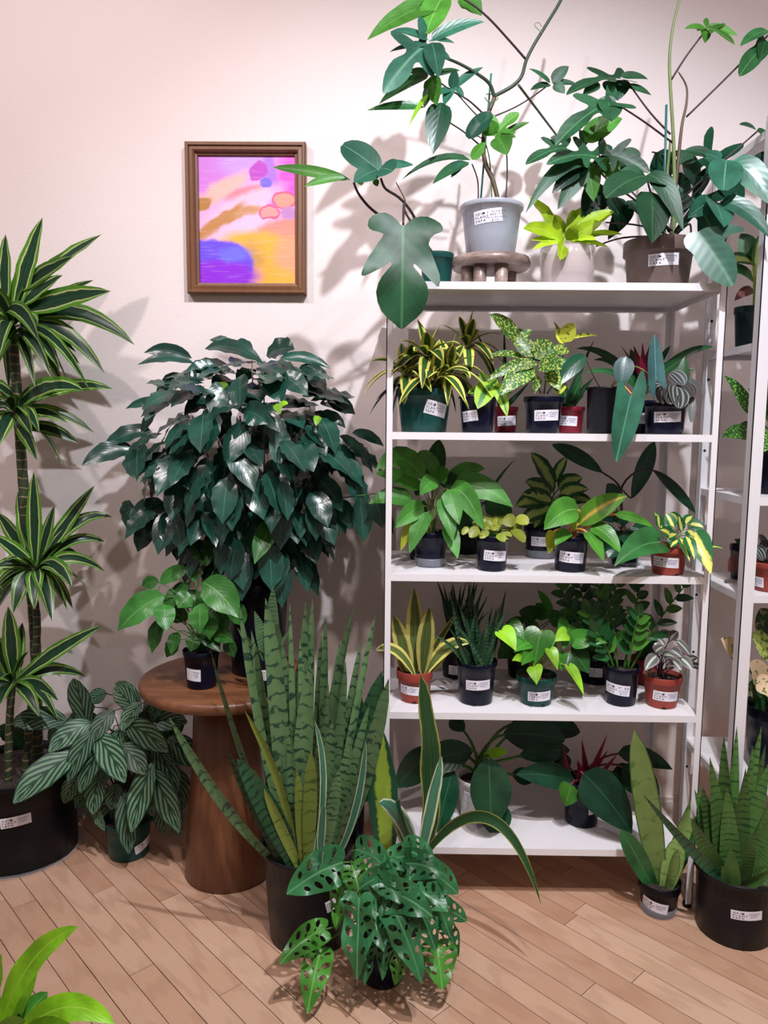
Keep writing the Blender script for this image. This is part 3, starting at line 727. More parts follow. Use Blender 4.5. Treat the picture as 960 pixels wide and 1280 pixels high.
D([(18, 512, 104, 488, 29, 0, -.12), (26, 510, 141, 486, 18, .02, .05), (22, 520, 84, 528, 16, 0, -.06), (26, 535, 98, 554, 16, 0, .03), (18, 525, 46, 575, 20, 0, -.12), (16, 515, -5, 562, 20, 0, -.12), (26, 510, 118, 541, 11, .03, .1),
   (12, 505, -50, 520, 22, 0, 0), (20, 500, -20, 480, 20, 0, -.1), (20, 515, 40, 545, 18, 0, -.15)], .14)
D([(44, 706, 42, 590, 17, -.02, -.06), (42, 710, 22, 615, 20, -.02, .02), (48, 706, 68, 632, 13, -.02, .0), (48, 708, 118, 607, 17, -.02, .04), (46, 700, 46, 640, 18, 0, .08), (44, 706, -4, 640, 21, -.02, .03), (42, 708, -10, 668, 18, -.02, -.1)], .03)
D([(50, 708, 140, 646, 17, -.02, .05), (50, 710, 131, 677, 13, -.02, .08), (50, 712, 131, 714, 14, -.02, .02), (48, 712, 90, 734, 20, -.03, -.13), (50, 714, 84, 762, 10, -.02, .0), (46, 714, 43, 762, 20, -.03, -.14), (42, 714, 17, 766, 22, -.03, -.12),
   (40, 712, -8, 712, 15, -.03, -.08), (40, 714, -16, 748, 20, -.03, -.1), (48, 716, 58, 752, 12, -.02, -.04), (46, 712, 95, 690, 12, 0, .1), (44, 712, 20, 690, 14, 0, .1)], .25)
D([(18, 850, 10, 758, 20, -.08, -.12), (14, 850, -8, 790, 20, -.08, -.1), (20, 850, 28, 778, 14, -.08, -.02), (22, 850, 128, 782, 17, -.08, -.02), (16, 850, -30, 820, 20, -.08, -.1)], .05)
D([(22, 856, 108, 846, 14, -.08, .02), (20, 856, 73, 876, 16, -.09, -.12), (20, 858, 49, 896, 17, -.09, -.18), (14, 856, -2, 884, 22, -.09, -.2), (12, 856, -30, 870, 20, -.09, -.1), (22, 856, 92, 838, 12, -.06, .06), (18, 858, 10, 882, 16, -.08, .05), (30, 935, -5, 912, 22, -.02, -.05, {'m': 'strap'}), (48, 935, -10, 920, 16, .04, .04, {'m': 'strap'}), (8, 925, 54, 938, 16, .04, .06, {'m': 'strap'})], .22)

for i, (u, v, dy, n, L) in enumerate([(16, 408, 0, 16, .20), (18, 515, 0, 9, .17), (44, 712, -.02, 13, .17), (16, 852, -.08, 9, .16)]):
    rosette(P, W(u, v, P.y+dy), n, L, .044, 'drac', 70, -35, .5, seed=40+i, fold=.2, nv=9)
# --- calathea
P = plant('potted_calathea', 'calathea with herringbone striped leaves in a dark green pot beside the table base', 161, 1079, 1037, 64, 52, 0, 'green', lip=.1)
sticker(P, 181, 1055, 20, 12, 14)
rows = [(108, 908, 92, 848, 28, 0, -.03), (76, 903, 14, 905, 28, 0, -.08), (86, 950, 17, 1004, 40, -.08, -.2, {'a': .1}), (108, 908, 61, 940, 28, -.02, -.10), (114, 920, 85, 977, 27, -.06, -.13), (139, 893, 114, 929, 23, -.02, -.08), (126, 935, 100, 991, 30, -.06, -.13),
        (124, 926, 156, 978, 34, -.06, -.13), (160, 909, 210, 940, 33, -.05, -.09), (174, 883, 152, 913, 23, -.02, -.06), (154, 936, 181, 968, 28, -.06, -.10), (188, 965, 164, 1040, 33, -.08, -.14), (190, 970, 224, 1041, 33, -.08, -.14),
        (157, 1000, 161, 1067, 27, -.06, -.12), (214, 928, 246, 958, 31, -.03, -.03), (172, 878, 144, 854, 17, .02, .05), (166, 886, 142, 860, 22, .0, .03), (204, 868, 189, 902, 21, 0, 0), (186, 906, 234, 903, 26, 0, .02), (122, 976, 116, 1018, 30, -.05, -.08),
        (146, 984, 139, 1012, 24, -.05, -.07), (96, 975, 80, 1004, 22, -.03, -.04), (112, 992, 94, 1010, 22, -.02, -.03), (118, 1014, 131, 1038, 18, -.05, -.08), (216, 966, 229, 1012, 30, -.02, -.03), (203, 1010, 206, 1044, 26, -.03, -.05), (206, 950, 217, 985, 26, 0, -.02),
        (131, 868, 111, 878, 18, .02, .02), (116, 885, 97, 897, 20, .02, .0), (196, 905, 184, 872, 20, .05, .08), (178, 940, 220, 955, 26, -.03, -.05), (150, 915, 140, 945, 22, -.02, -.06), (172, 905, 176, 945, 26, -.02, -.06), (80, 905, 62, 930, 20, .04, .03), (195, 935, 222, 990, 28, -.04, -.06), (135, 950, 128, 985, 24, -.04, -.08), (186, 985, 190, 1020, 24, -.03, -.05)]
r = random.Random(31)
for i in range(16):
    u, v = r.uniform(95, 225), r.uniform(880, 1000); rows.append((u, v, u+r.uniform(-22, 22), v+r.uniform(28, 50), r.uniform(22, 29), r.uniform(.0, .08), r.uniform(.0, .06)))
rows = [(a-(c-a)*.14, b-(d-b)*.14, c, d, *q) for a, b, c, d, *q in rows]
leaves(P, rows, 'calathea', 'ell', pr=.0016, pm='purple', arch=.12, fold=.16, wave=.06)

# --- coffee plant on the table
P = plant('potted_coffee_plant', 'large bushy coffee plant with glossy drooping leaves in a navy pot on the round table', 322, 846, 733, 84, 66, tzt, 'navy', y=TC.y+.045, lip=.13)
CX = P.c.x; cen = W(312, 585, P.y)
for i, (a, b) in enumerate([((-.02, 0), (270, 540)), ((.02, .01), (330, 480)), ((0, -.02), (300, 520)), ((.02, -.02), (370, 540)), ((-.01, .02), (240, 520)), ((.0, .0), (315, 450))]):
    q = P.top+V((a[0], a[1], -.01)); e = W(b[0], b[1], P.y+(-.03, .03, -.06, 0, .02, 0)[i])
    tube('stem', catmull([q, q*.7+e*.3+V((0, 0, .03)), e], 6), .0055, .002, ST['bark'], P.root, 6)
r = random.Random(23); golden = 2.39996
NL = 232
for i in range(NL):
    f = (i+.5)/NL                                           # 0 top .. 1 bottom
    a = i*golden+r.uniform(-.3, .3)
    zz_ = 1-2*f**1.12
    rad = math.sqrt(max(.02, 1-zz_*zz_)) if zz_ > -.1 else 1.0-.45*((-zz_-.1)/.9)
    sc = r.uniform(.82, 1.03) if i % 4 else r.uniform(.40, .7)
    b = cen+V((math.cos(a)*rad*.275*sc, math.sin(a)*rad*.225*sc, zz_*.275*(.85+.15*sc)+.02))
    L = r.uniform(.105, .14); aa = a+r.uniform(-.95, .95)
    hz, dn = (r.uniform(.75, 1.0), r.uniform(-.1, .45)) if zz_ > .55 else ((r.uniform(.35, .85), r.uniform(.4, .9)) if zz_ > 0 else (r.uniform(.1, .55), r.uniform(.75, 1.0)))
    d = V((math.cos(aa)*hz, math.sin(aa)*hz, -dn)).normalized()
    t = b+d*L
    if t.y > YW-.015: t.y = YW-.015
    if b.y > YW-.03: b.y = YW-.03
    ca = V((r.uniform(-.5, .5), -.45, .15))
    fc = V((math.cos(aa)*.8, math.sin(aa)*.8, .55))+ca if zz_ < .55 else V((r.uniform(-.4, .4), -.35, 1))
    leaf(P.root, b, t, L*r.uniform(.42, .52), 'coffee', 'coffee', arch=r.uniform(.06, .18), face=fc, fold=.24, wave=.16, wf=4.5, nv=9, curl=r.uniform(0, .25))
rows = [(240, 448, 180, 441, 16, 0, .0), (244, 455, 172, 456, 13, 0, -.05), (222, 466, 194, 503, 14, 0, 0), (210, 505, 157, 511, 11, 0, 0), (196, 512, 176, 545, 12, .0, .0), (190, 540, 128, 560, 22, 0, 0), (168, 562, 102, 582, 24, 0, -.06), (172, 558, 171, 602, 34, -.06, -.14),
        (217, 588, 178, 600, 20, -.1, -.13), (225, 580, 236, 612, 28, -.16, -.22), (250, 575, 262, 623, 30, -.16, -.22), (162, 625, 158, 660, 20, 0, 0), (196, 640, 156, 674, 26, -.05, -.1), (212, 640, 208, 685, 22, -.1, -.15), (216, 645, 228, 690, 24, -.12, -.17), (255, 640, 238, 682, 24, -.15, -.2),
        (258, 640, 270, 684, 22, -.15, -.22), (265, 640, 290, 688, 24, -.15, -.2), (252, 675, 258, 708, 34, -.1, -.15, {'m': 'coffee_young'}), (345, 650, 318, 705, 24, -.12, -.2, {'m': 'coffee_young'}),
        (333, 445, 368, 437, 30, -.06, -.1), (350, 448, 414, 461, 14, 0, 0), (372, 462, 412, 475, 16, 0, -.03), (372, 480, 408, 496, 16, 0, -.04), (408, 500, 444, 518, 18, 0, 0), (400, 516, 432, 535, 14, -.03, -.04), (440, 541, 480, 558, 13, 0, .02), (424, 545, 458, 573, 11, 0, .03),
        (380, 540, 408, 570, 28, -.12, -.18), (366, 556, 392, 590, 34, -.15, -.22), (352, 570, 362, 600, 26, -.18, -.24), (288, 560, 318, 615, 32, -.2, -.25), (310, 600, 330, 650, 30, -.18, -.22), (350, 590, 345, 645, 28, -.16, -.2), (370, 600, 360, 645, 28, -.14, -.2), (388, 615, 410, 660, 28, -.12, -.16), (365, 640, 372, 680, 28, -.1, -.15),
        (300, 470, 300, 515, 28, -.16, -.22), (320, 510, 350, 540, 26, -.18, -.24), (305, 515, 335, 530, 30, -.2, -.25), (270, 500, 230, 520, 26, -.1, -.16), (235, 465, 238, 495, 24, -.08, -.14), (256, 436, 330, 455, 20, -.05, -.15), (300, 440, 262, 425, 14, 0, 0), (315, 440, 290, 430, 16, 0, .05), (250, 560, 210, 570, 22, -.1, -.14),
        (335, 690, 372, 715, 20, -.05, -.08), (375, 690, 398, 745, 22, 0, 0), (380, 660, 395, 705, 26, -.06, -.1), (300, 680, 290, 720, 26, -.08, -.12), (330, 680, 318, 725, 26, -.06, -.1), (350, 665, 358, 715, 26, -.04, -.06), (290, 640, 300, 680, 28, -.1, -.16), (320, 640, 310, 690, 26, -.1, -.14)]
leaves(P, rows, 'coffee', 'coffee', pet=False, arch=.14, fold=.22, wave=.14)
leaves(P, [(205, 628, 160, 655, 24, -.02, -.06), (188, 655, 172, 690, 22, -.03, -.06), (182, 650, 212, 672, 24, -.05, -.08), (168, 632, 155, 648, 16, -.01, -.02), (240, 660, 222, 700, 24, -.06, -.1), (395, 640, 418, 682, 26, -.06, -.09), (400, 600, 428, 640, 26, -.08, -.12), (335, 470, 352, 505, 27, -.15, -.2), (285, 480, 262, 520, 27, -.15, -.2), (350, 470, 385, 495, 25, -.1, -.14), (268, 455, 240, 480, 24, -.08, -.12)], 'coffee', 'coffee', pet=False, arch=.12, fold=.22, wave=.14)
stem(P, [(290, 600, -.02), (220, 622, -.03), (165, 640, -.02)], .003, .0015, 'green')
stem(P, [(380, 628, -.05), (430, 622, -.06), (490, 614, -.06)], .0025, .0015, 'green')
leaves(P, [(412, 624, 432, 668, 20, -.05, -.06), (428, 624, 440, 662, 20, -.06, -.08), (450, 621, 455, 678, 24, -.06, -.08), (468, 619, 478, 660, 22, -.06, -.06), (486, 615, 476, 625, 10, -.06, -.08), (470, 620, 492, 668, 14, -.03, -.03)], 'coffee', 'coffee', pet=False, arch=.05, fold=.25, wave=.1)
leaves(P, [(345, 505, 350, 518, 10, -.22, -.24), (350, 508, 360, 505, 9, -.22, -.24), (398, 520, 395, 532, 9, -.16, -.18), (270, 490, 285, 480, 10, -.15, -.17)], 'pothos_l', 'ovate', pet=False, nv=5)

# --- small coffee plant on the table
P = plant('potted_coffee_seedling', 'small coffee plant with bright leaves in a black pot at the front of the table', 252, 863, 818, 48, 38, tzt, 'navy', lip=.12)
sticker(P, 241, 844, 17, 16, -3, logo=False)
rows = [(206, 745, 147, 789, 33, -.01, -.05), (199, 728, 177, 733, 15, 0, 0), (200, 730, 236, 712, 18, 0, .01), (204, 770, 238, 728, 24, -.02, .02), (205, 755, 207, 790, 24, -.02, -.07), (200, 775, 190, 817, 18, -.01, -.03), (222, 790, 214, 818, 16, 0, -.03), (253, 728, 298, 772, 38, -.03, -.09), (250, 755, 250, 793, 27, -.06, -.1),
        (245, 728, 236, 703, 15, 0, .02), (268, 712, 288, 690, 14, 0, 0), (290, 755, 304, 784, 22, 0, 0), (264, 790, 292, 803, 20, -.03, -.06), (282, 800, 293, 822, 16, -.03, -.04), (235, 775, 210, 765, 22, 0, .02), (224, 800, 208, 822, 18, 0, 0), (240, 770, 275, 752, 24, 0, .01), (262, 770, 285, 790, 24, -.02, -.04), (250, 790, 275, 815, 20, -.02, -.05), (245, 795, 238, 815, 18, -.02, -.04),
        (230, 760, 252, 742, 22, .01, .04), (240, 745, 222, 760, 24, -.02, -.04), (265, 765, 262, 800, 24, -.03, -.06), (255, 735, 290, 735, 22, .02, .05)]
leaves(P, rows, 'coffee_young', 'coffee', pr=.0014, pm='green', arch=.14, fold=.2, wave=.14)

# --- small snake plant on the table
P = plant('potted_snake_plant', 'small snake plant in a dark pot on the table behind the tall snake leaves', 338, 872, 826, 38, 30, tzt, 'navy', lip=.12)
sticker(P, 339, 843, 26, 14, 8)
leaves(P, [(335, 828, 318, 764, 18, 0, -.01), (338, 828, 341, 733, 19, 0, .02), (342, 828, 362, 788, 9, 0, -.01), (330, 828, 297, 785, 13, 0, .0), (340, 828, 347, 780, 22, 0, -.03), (334, 828, 306, 805, 13, 0, -.03), (342, 830, 352, 806, 14, 0, -.03)], 'snake', 'star', pet=False, arch=.04, fold=.35)

# --- tall snake plant
P = plant('potted_snake_plant', 'tall snake plant with many banded upright leaves in a large charcoal pot beside the table', 388, 1196, 1086, 134, 108, 0, 'grey', lip=.05, fill=.93)
sticker(P, 414, 1131, 13, 17, 14, pen=False)
SN = lambda rows, **k: leaves(P, [(q[0], q[1], q[2], q[3], q[4]*.86, *q[5:]) for q in rows], 'snake', 'snake', pet=False, arch=.0, fold=.30, ground=True, **k)
R = lambda x, z: {'bend': V((x, 0, z))}
SN([(338, 1080, 212, 897, 15, -.08, -.16, {'bend': V((-.010, 0, -.03))}), (352, 1085, 263, 812, 12, -.04, -.10, {'bend': V((-.005, 0, -.02))}), (370, 1090, 306, 888, 14, -.10, -.14, {'m': 'snake_y', 'bend': V((.03, 0, .02))}), (350, 1080, 314, 788, 19, -.02, -.04), (365, 1080, 299, 754, 12, -.06, -.10, {'bend': V((-.012, 0, -.02))}),
    (358, 1080, 332, 748, 25, -.05, -.08, R(.012, 0)), (370, 1080, 362, 755, 9, -.02, -.05), (372, 1080, 382, 752, 15, 0, .0), (380, 1080, 391, 748, 14, .0, .03), (368, 1085, 388, 830, 27, -.06, -.08), (402, 1080, 407, 772, 12, .02, .05), (395, 1080, 443, 758, 22, .0, .02, {'bend': V((-.015, 0, .0))}), (405, 1080, 432, 826, 19, 0, .02),
    (410, 1075, 469, 768, 11, -.02, .02), (416, 1080, 486, 848, 24, -.06, -.06, {'bend': V((.012, 0, -.01))}), (365, 1082, 345, 870, 18, -.04, -.03), (374, 1080, 372, 830, 22, .02, .04), (392, 1080, 396, 880, 24, .03, .06), (386, 1085, 410, 850, 18, -.02, 0), (398, 1085, 416, 900, 20, -.05, -.06), (346, 1075, 340, 930, 14, 0, .02), (410, 1085, 440, 920, 18, -.05, -.06),
    (384, 1085, 380, 900, 22, -.06, -.07), (402, 1085, 424, 960, 18, -.08, -.1), (392, 1080, 402, 790, 13, .05, .08), (376, 1078, 352, 800, 16, .05, .08), (360, 1080, 325, 850, 13, .04, .05), (388, 1085, 375, 800, 13, -.04, -.05), (400, 1082, 425, 800, 12, .06, .10), (408, 1082, 452, 800, 12, .04, .06), (395, 1086, 400, 930, 15, -.09, -.11), (412, 1084, 462, 880, 13, -.03, -.03), (372, 1085, 362, 905, 15, -.08, -.1), (420, 1080, 472, 905, 11, -.05, -.06)])
leaves(P, [(372, 1085, 296, 948, 27, -.1, -.13, {'bend': V((.02, 0, -.015))}), (358, 1085, 285, 938, 18, -.09, -.10), (415, 1080, 478, 838, 26, .0, .02), (405, 1080, 425, 870, 22, .05, .08)], 'snake_d', 'snake', pet=False, fold=.3, arch=0, ground=True)
leaves(P, [(380, 1085, 371, 963, 13, -.11, -.13), (384, 1088, 389, 938, 17, -.11, -.13), (376, 1086, 330, 985, 13, -.1, -.13)], 'snake_y', 'snake', pet=False, fold=.25, arch=0, ground=True)
leaves(P, [(388, 1085, 393, 900, 8, -.11, -.12, {'bend': V((.035, 0, .03))}), (402, 1082, 405, 1004, 10, -.12, -.12), (415, 1082, 457, 924, 9, -.09, -.08, {'bend': V((.025, 0, -.02))})], 'vs_white', 'snake', pet=False, fold=.2, ground=True)

# --- dark pot behind it
P = plant('potted_snake_plant', 'dark-leaved snake plant in a small black pot half hidden behind the tall one', 438, 1090, 997, 40, 34, 0, 'navy', y=2.08, lip=.1)
leaves(P, [(436, 1000, 483, 838, 22, 0, .03), (442, 1000, 476, 880, 20, -.02, .0), (432, 1000, 452, 870, 18, .02, .05), (430, 1000, 428, 880, 16, .02, .05), (434, 1005, 492, 984, 9, -.02, -.08, {'m': 'strap'}), (430, 1000, 440, 905, 16, -.02, -.02)], 'snake_d', 'snake', pet=False, arch=.0, fold=.3, ground=True)

# --- variegated snake plant in front of the shelf
P = plant('potted_snake_plant', 'variegated snake plant with wide yellow-centred leaf and long arching leaf before the shelf', 512, 1168, 1085, 58, 46, 0, 'black', y=1.86, lip=.1)
leaves(P, [(484, 1085, 476, 909, 37, -.02, -.02)], 'varisnake', 'ell', pet=False, arch=0, fold=.2, wave=.12)
leaves(P, [(530, 1085, 526, 843, 25, .0, -.05, {'bend': V((.028, 0, 0)), 'wave': .3, 'nv': 16, 'curl': .2}), (527, 1085, 500, 1000, 20, -.02, -.1, {'m': 'vs_white', 'bend': V((-.03, 0, .03))})], 'vs_edge', 'snake', pet=False, fold=.25, wave=.1)
leaves(P, [(522, 1085, 552, 945, 16, -.03, -.06, {'m': 'vs_white', 'nv': 12}), (520, 1080, 473, 1003, 19, -.03, -.12, {'m': 'vs_white', 'bend': V((.01, 0, .055)), 'curl': .3})], 'vs_edge', 'snake', pet=False, arch=0, fold=.25, wave=.12)
leaves(P, [(520, 1085, 676, 1130, 15, -.03, -.18, {'bend': V((.03, 0, .235)), 'nv': 18})], 'vs_edge', 'drac', pet=False, fold=.25)

# --- swiss cheese plant
P = plant('potted_swiss_cheese_plant', 'swiss cheese plant with holed drooping leaves in a navy pot in front of the shelf', 478, 1238, 1178, 68, 56, 0, 'navy', lip=.12)
sticker(P, 498, 1201, 7, 12, 12, pen=False, logo=False)
rows = [(428, 1078, 358, 1118, 54, -.06, -.10, {'a': .08}), (449, 1122, 446, 1226, 52, -.12, -.17), (406, 1162, 349, 1206, 36, -.08, -.14, {'m': 'monstera_g'}), (402, 1186, 384, 1268, 42, -.08, -.16, {'m': 'monstera_g'}), (488, 1132, 527, 1230, 48, -.12, -.18), (468, 1112, 541, 1146, 52, -.10, -.15), (446, 1062, 490, 1092, 42, -.03, -.08),
        (506, 1062, 545, 1088, 42, -.02, -.05), (528, 1088, 573, 1118, 42, -.03, -.05), (538, 1115, 563, 1172, 38, -.06, -.09), (545, 1135, 584, 1152, 34, -.05, -.06), (553, 1150, 573, 1197, 28, -.04, -.06), (545, 1178, 553, 1238, 52, -.07, -.13, {'m': 'monstera_g'}), (440, 1082, 452, 1130, 36, -.07, -.12, {'m': 'monstera_g'}), (428, 1100, 420, 1163, 28, -.05, -.08, {'m': 'monstera_g'}),
        (482, 1158, 478, 1226, 28, -.1, -.14), (502, 1190, 494, 1232, 30, -.09, -.12, {'m': 'monstera_g'}), (458, 1180, 456, 1232, 26, -.09, -.13), (500, 1092, 448, 1112, 40, -.06, -.12), (522, 1072, 476, 1082, 40, -.02, -.08), (512, 1110, 560, 1140, 44, -.08, -.12), (500, 1080, 560, 1096, 40, -.05, -.08), (520, 1130, 545, 1190, 40, -.10, -.15), (470, 1090, 500, 1130, 40, -.07, -.14), (440, 1105, 470, 1150, 38, -.08, -.14), (462, 1140, 480, 1190, 34, -.1, -.16)]
leaves(P, rows, 'monstera', shp='swiss', pr=.0018, pm='green', arch=.14, fold=.10, wave=.26)

# --- moonshine snake plant
P = plant('potted_snake_plant', 'pale green snake plant in a small black pot with speckled soil before the shelf post', 823, 1150, 1114, 55, 42, 0, 'black', lip=.25)
sticker(P, 818, 1133, 33, 15, -9)
cup('small clear saucer under the black pot by the shelf post', P, 1140, 48)
leaves(P, [(824, 1098, 793, 912, 31, 0, -.01), (830, 1100, 874, 983, 19, 0, .02), (832, 1102, 852, 1045, 25, -.02, -.01), (836, 1102, 846, 1062, 14, -.03, -.03)], 'moon', 'snake', pet=False, arch=.0, fold=.3, ground=True)
leaves(P, [(816, 1098, 776, 1036, 24, -.01, -.02), (834, 1100, 882, 992, 20, .01, .02), (836, 1102, 862, 1040, 24, .02, .03)], 'moon_d', 'snake', pet=False, arch=.02, fold=.3, ground=True)

# --- starfish snake plant right
P = plant('potted_snake_plant', 'spiky bright green snake plant in a large charcoal pot at the right edge', 917, 1188, 1111, 108, 94, 0, 'grey', lip=.07, fill=.9)
sticker(P, 932, 1145, 36, 13, 3)
rows = [(912, 1090, 952, 908, 20, .04, .06), (910, 1085, 921, 908, 16, .04, .08), (908, 1085, 905, 920, 20, .02, .03), (906, 1090, 887, 946, 22, .0, .0), (904, 1085, 899, 955, 16, .05, .06), (918, 1085, 941, 932, 20, .02, .03), (922, 1085, 957, 930, 18, .05, .07), (900, 1092, 878, 983, 20, .0, .02), (898, 1092, 868, 987, 18, .03, .05), (902, 1098, 863, 1022, 22, -.03, -.06),
        (912, 1095, 909, 985, 24, -.02, -.02), (918, 1090, 932, 960, 24, 0, 0), (922, 1092, 962, 952, 22, .0, .02), (924, 1095, 942, 1040, 22, -.05, -.07), (916, 1100, 913, 1060, 20, -.06, -.07), (908, 1100, 902, 1082, 12, -.06, -.08), (926, 1092, 966, 990, 22, 0, 0), (928, 1095, 972, 1012, 22, -.02, -.03), (928, 1098, 978, 1050, 24, -.03, -.05), (930, 1100, 990, 1080, 24, -.04, -.06), (926, 1102, 968, 1085, 18, -.06, -.1), (914, 1090, 918, 1000, 24, .03, .03), (930, 1090, 985, 970, 22, .02, .05)]
leaves(P, rows, 'snake_k', 'star', pet=False, arch=.0, fold=.35, ground=True)
leaves(P, [(905, 1098, 804, 993, 14, -.04, -.08), (930, 1098, 1000, 1040, 22, .02, .03), (900, 1095, 870, 1000, 14, .06, .09)], 'snake_d', 'star', pet=False, arch=-.02, fold=.3, ground=True)

# --- lime plant at the lower left corner
P = plant('potted_bird_nest_fern', 'bright lime broad-leaved plant low at the bottom left corner', -30, 1400, 1335, 120, 100, 0, 'navy', y=1.30, lip=.12)
leaves(P, [(-5, 1310, 98, 1158, 30, 0, -.02, {'bend': V((-.02, 0, .055)), 'nv': 14}), (15, 1310, 143, 1280, 32, -.02, -.04, {'bend': V((0, 0, .075)), 'nv': 14}), (0, 1305, 47, 1208, 26, .03, .08), (-12, 1300, 2, 1192, 24, .04, .06), (15, 1320, 95, 1290, 34, -.06, -.12, {'bend': V((0, 0, .03))}), (-10, 1320, 32, 1275, 30, -.08, -.14), (-30, 1310, -60, 1180, 30, 0, 0), (-40, 1315, -130, 1220, 32, 0, 0),
           (-20, 1320, -70, 1290, 30, -.06, -.14), (-35, 1300, -20, 1190, 28, .04, .1), (-40, 1310, -120, 1290, 30, -.02, -.05), (10, 1305, 60, 1240, 28, .06, .12, {'m': 'pothos'})], 'lime_b', 'lance', pet=False, arch=.12, fold=.2, wave=.14)

# ================================================================ top shelf
z = Z[1]; GT = 'potted plants on the top shelf'
P = plant('potted_philodendron', 'philodendron with one huge five-lobed hanging leaf at the top shelf corner', 546, 352, 313, 42, 34, z, 'green', y=2.10, group=GT)
oleaf(P.root, W(504, 281, 1.90), W(502, 409, 1.87), 'philo', 'fivelobe', arch=0, bend=V((0, -.02, 0)), face=V((.10, -1, -.30)), fold=.05, wave=.10, pet=W(505, 262, 1.98), pr=.003, pm='purple')
leaves(P, [(474, 214, 428, 181, 34, -.18, -.16, {'p': 'round', 'face': V((-.2, -.8, .6))}), (472, 212, 442, 228, 22, -.18, -.22), (476, 210, 491, 214, 30, -.18, -.2, {'p': 'round'}), (480, 208, 517, 206, 14, -.16, -.12)], 'billie', 'ovate', pet=False, arch=.05, fold=.1)
leaves(P, [(438, 225, 341, 209, 13, -.16, -.14, {'a': .03}), (434, 222, 381, 233, 10, -.16, -.18), (450, 222, 452, 232, 8, -.16, -.16), (468, 224, 472, 233, 7, -.18, -.18)], 'philo_light', 'lance', pet=False, arch=.08, fold=.2)
stem(P, [(476, 223, -.18), (482, 236, -.16), (500, 248, -.12), (516, 268, -.06), (530, 300, 0), (540, 318, 0)], .0032, .0042, 'purple', 'petiole')
stem(P, [(442, 228, -.16), (450, 245, -.15), (470, 266, -.12), (510, 290, -.05), (538, 318, 0)], .0032, .0042, 'purple', 'petiole')
stem(P, [(495, 228, -.1), (506, 250, -.1), (508, 268, -.08), (542, 318, 0)], .0012, .004, 'brown', 'petiole')

# riser stand under the clear pot
yr = 2.10; rc = W(613, 340, yr); RR = 48.5*px(yr)
zb0, zb1 = W(613, 326, yr-RR).z, W(613, 312, yr-RR).z
rc.z = z
ST_R = thing('wooden_riser', 'round marbled wooden riser with short legs under the clear pot', 'plant stand', (rc.x, yr, z))
RW = _walnut('grey_marbled_wood', (.15, .10, .085), (.40, .29, .25), (9, 9, 22))
lathe('top', (rc.x, yr, 0), [(0, zb0), (RR*.93, zb0), (RR*.99, zb0+.006), (RR, (zb0+zb1)/2), (RR*.96, zb1-.002), (RR*.9, zb1), (0, zb1)], RW, ST_R, 40)
for a in (.6, 1.9, 3.6, 5.0, 4.2):
    lathe('leg', (rc.x+RR*.66*math.cos(a), yr+RR*.66*math.sin(a), z), [(0, .0005), (.0155, .0005), (.0165, .004), (.018, zb0-z+.002), (0, zb0-z+.002)], RW, ST_R, 12)

P = plant('potted_philodendron', 'vining lobed-leaf philodendron in a frosted clear pot on the wooden riser', 614, 318, 246, 77, 58, zb1, 'clear', y=yr, group=GT, lip=.09, fill=.62)
sticker(P, 610, 270, 33, 15, 6, 'fl')
lathe('root_ball', P.c, [(0, .003), (P.rb*.86, .003), (P.rb*.95, P.h*.35), (P.rb*.98, P.h*.58), (0, P.h*.6)], simple('moss_and_roots', (.34, .34, .36), .8, None, 0, .4, 60), P.root, 24)
stem(P, [(625, 262, 0), (617, 228, 0), (607, 205, 0), (604, 180, 0), (608, 150, 0), (618, 122, 0)], .0062, .0055, 'brown', 'vine', 5, .08)
stem(P, [(618, 122, 0), (612, 105, -.01), (596, 92, -.03), (575, 80, -.05), (552, 70, -.08), (535, 60, -.1)], .005, .003, 'dark', 'petiole')
stem(P, [(618, 120, 0), (640, 108, 0), (652, 95, .0), (658, 75, .02), (668, 55, .03), (682, 32, .04), (704, -6, .06), (712, -40, .06)], .005, .0042, 'dark', 'vine')
stem(P, [(657, 74, .02), (636, 50, 0), (610, 22, -.03), (585, 2, -.05), (560, -10, -.06)], .0032, .0025, 'purple', 'petiole')
stem(P, [(648, 106, 0), (670, 135, .04), (695, 168, .06), (706, 182, .06)], .0035, .0025, 'dark', 'petiole')
stem(P, [(604, 142, 0), (585, 125, -.02), (562, 112, -.03), (540, 95, -.05)], .0025, .002, 'purple', 'petiole')
stem(P, [(602, 150, 0), (590, 138, -.02), (572, 118, -.04)], .002, .0016, 'dark', 'petiole')
stem(P, [(604, 185, 0), (580, 165, -.03), (556, 148, -.05), (552, 132, -.06)], .0022, .002, 'dark', 'petiole')
stem(P, [(606, 150, 0), (640, 136, .02), (664, 122, .03), (686, 106, .04)], .0022, .0018, 'purple', 'petiole')
stem(P, [(632, 250, 0), (634, 215, 0), (632, 185, -.02), (622, 168, -.03)], .0022, .0018, 'purple', 'petiole')
stem(P, [(598, 250, 0), (597, 225, 0), (590, 205, -.02)], .0022, .0018, 'purple', 'petiole')
stem(P, [(615, 250, 0), (612, 200, 0), (604, 175, 0), (590, 168, -.02)], .0018, .0015, 'green', 'petiole')
stem(P, [(678, 42, .03), (672, 36, .03), (668, 31, .03), (673, 28, .03), (677, 33, .03)], .0012, .001, 'pale', 'tendril', 4)
tube('support_stake', [W(600, 262, P.y+.015), W(607, 175, P.y+.015), W(614, 92, P.y+.015)], .0028, .0028, simple('green_stake', (.02, .16, .13), .4), P.root, 8)
stem(P, [(606, 122, -.012), (612, 128, -.02), (622, 124, -.02), (618, 118, .0), (608, 118, .01)], .0013, .0013, 'green', 'plant_tie', 4)
FL = lambda rows, m='florida', **k: leaves(P, rows, m, k.pop('prof', 'ovate'), pet=False, arch=k.pop('arch', .08), fold=.15, **k)
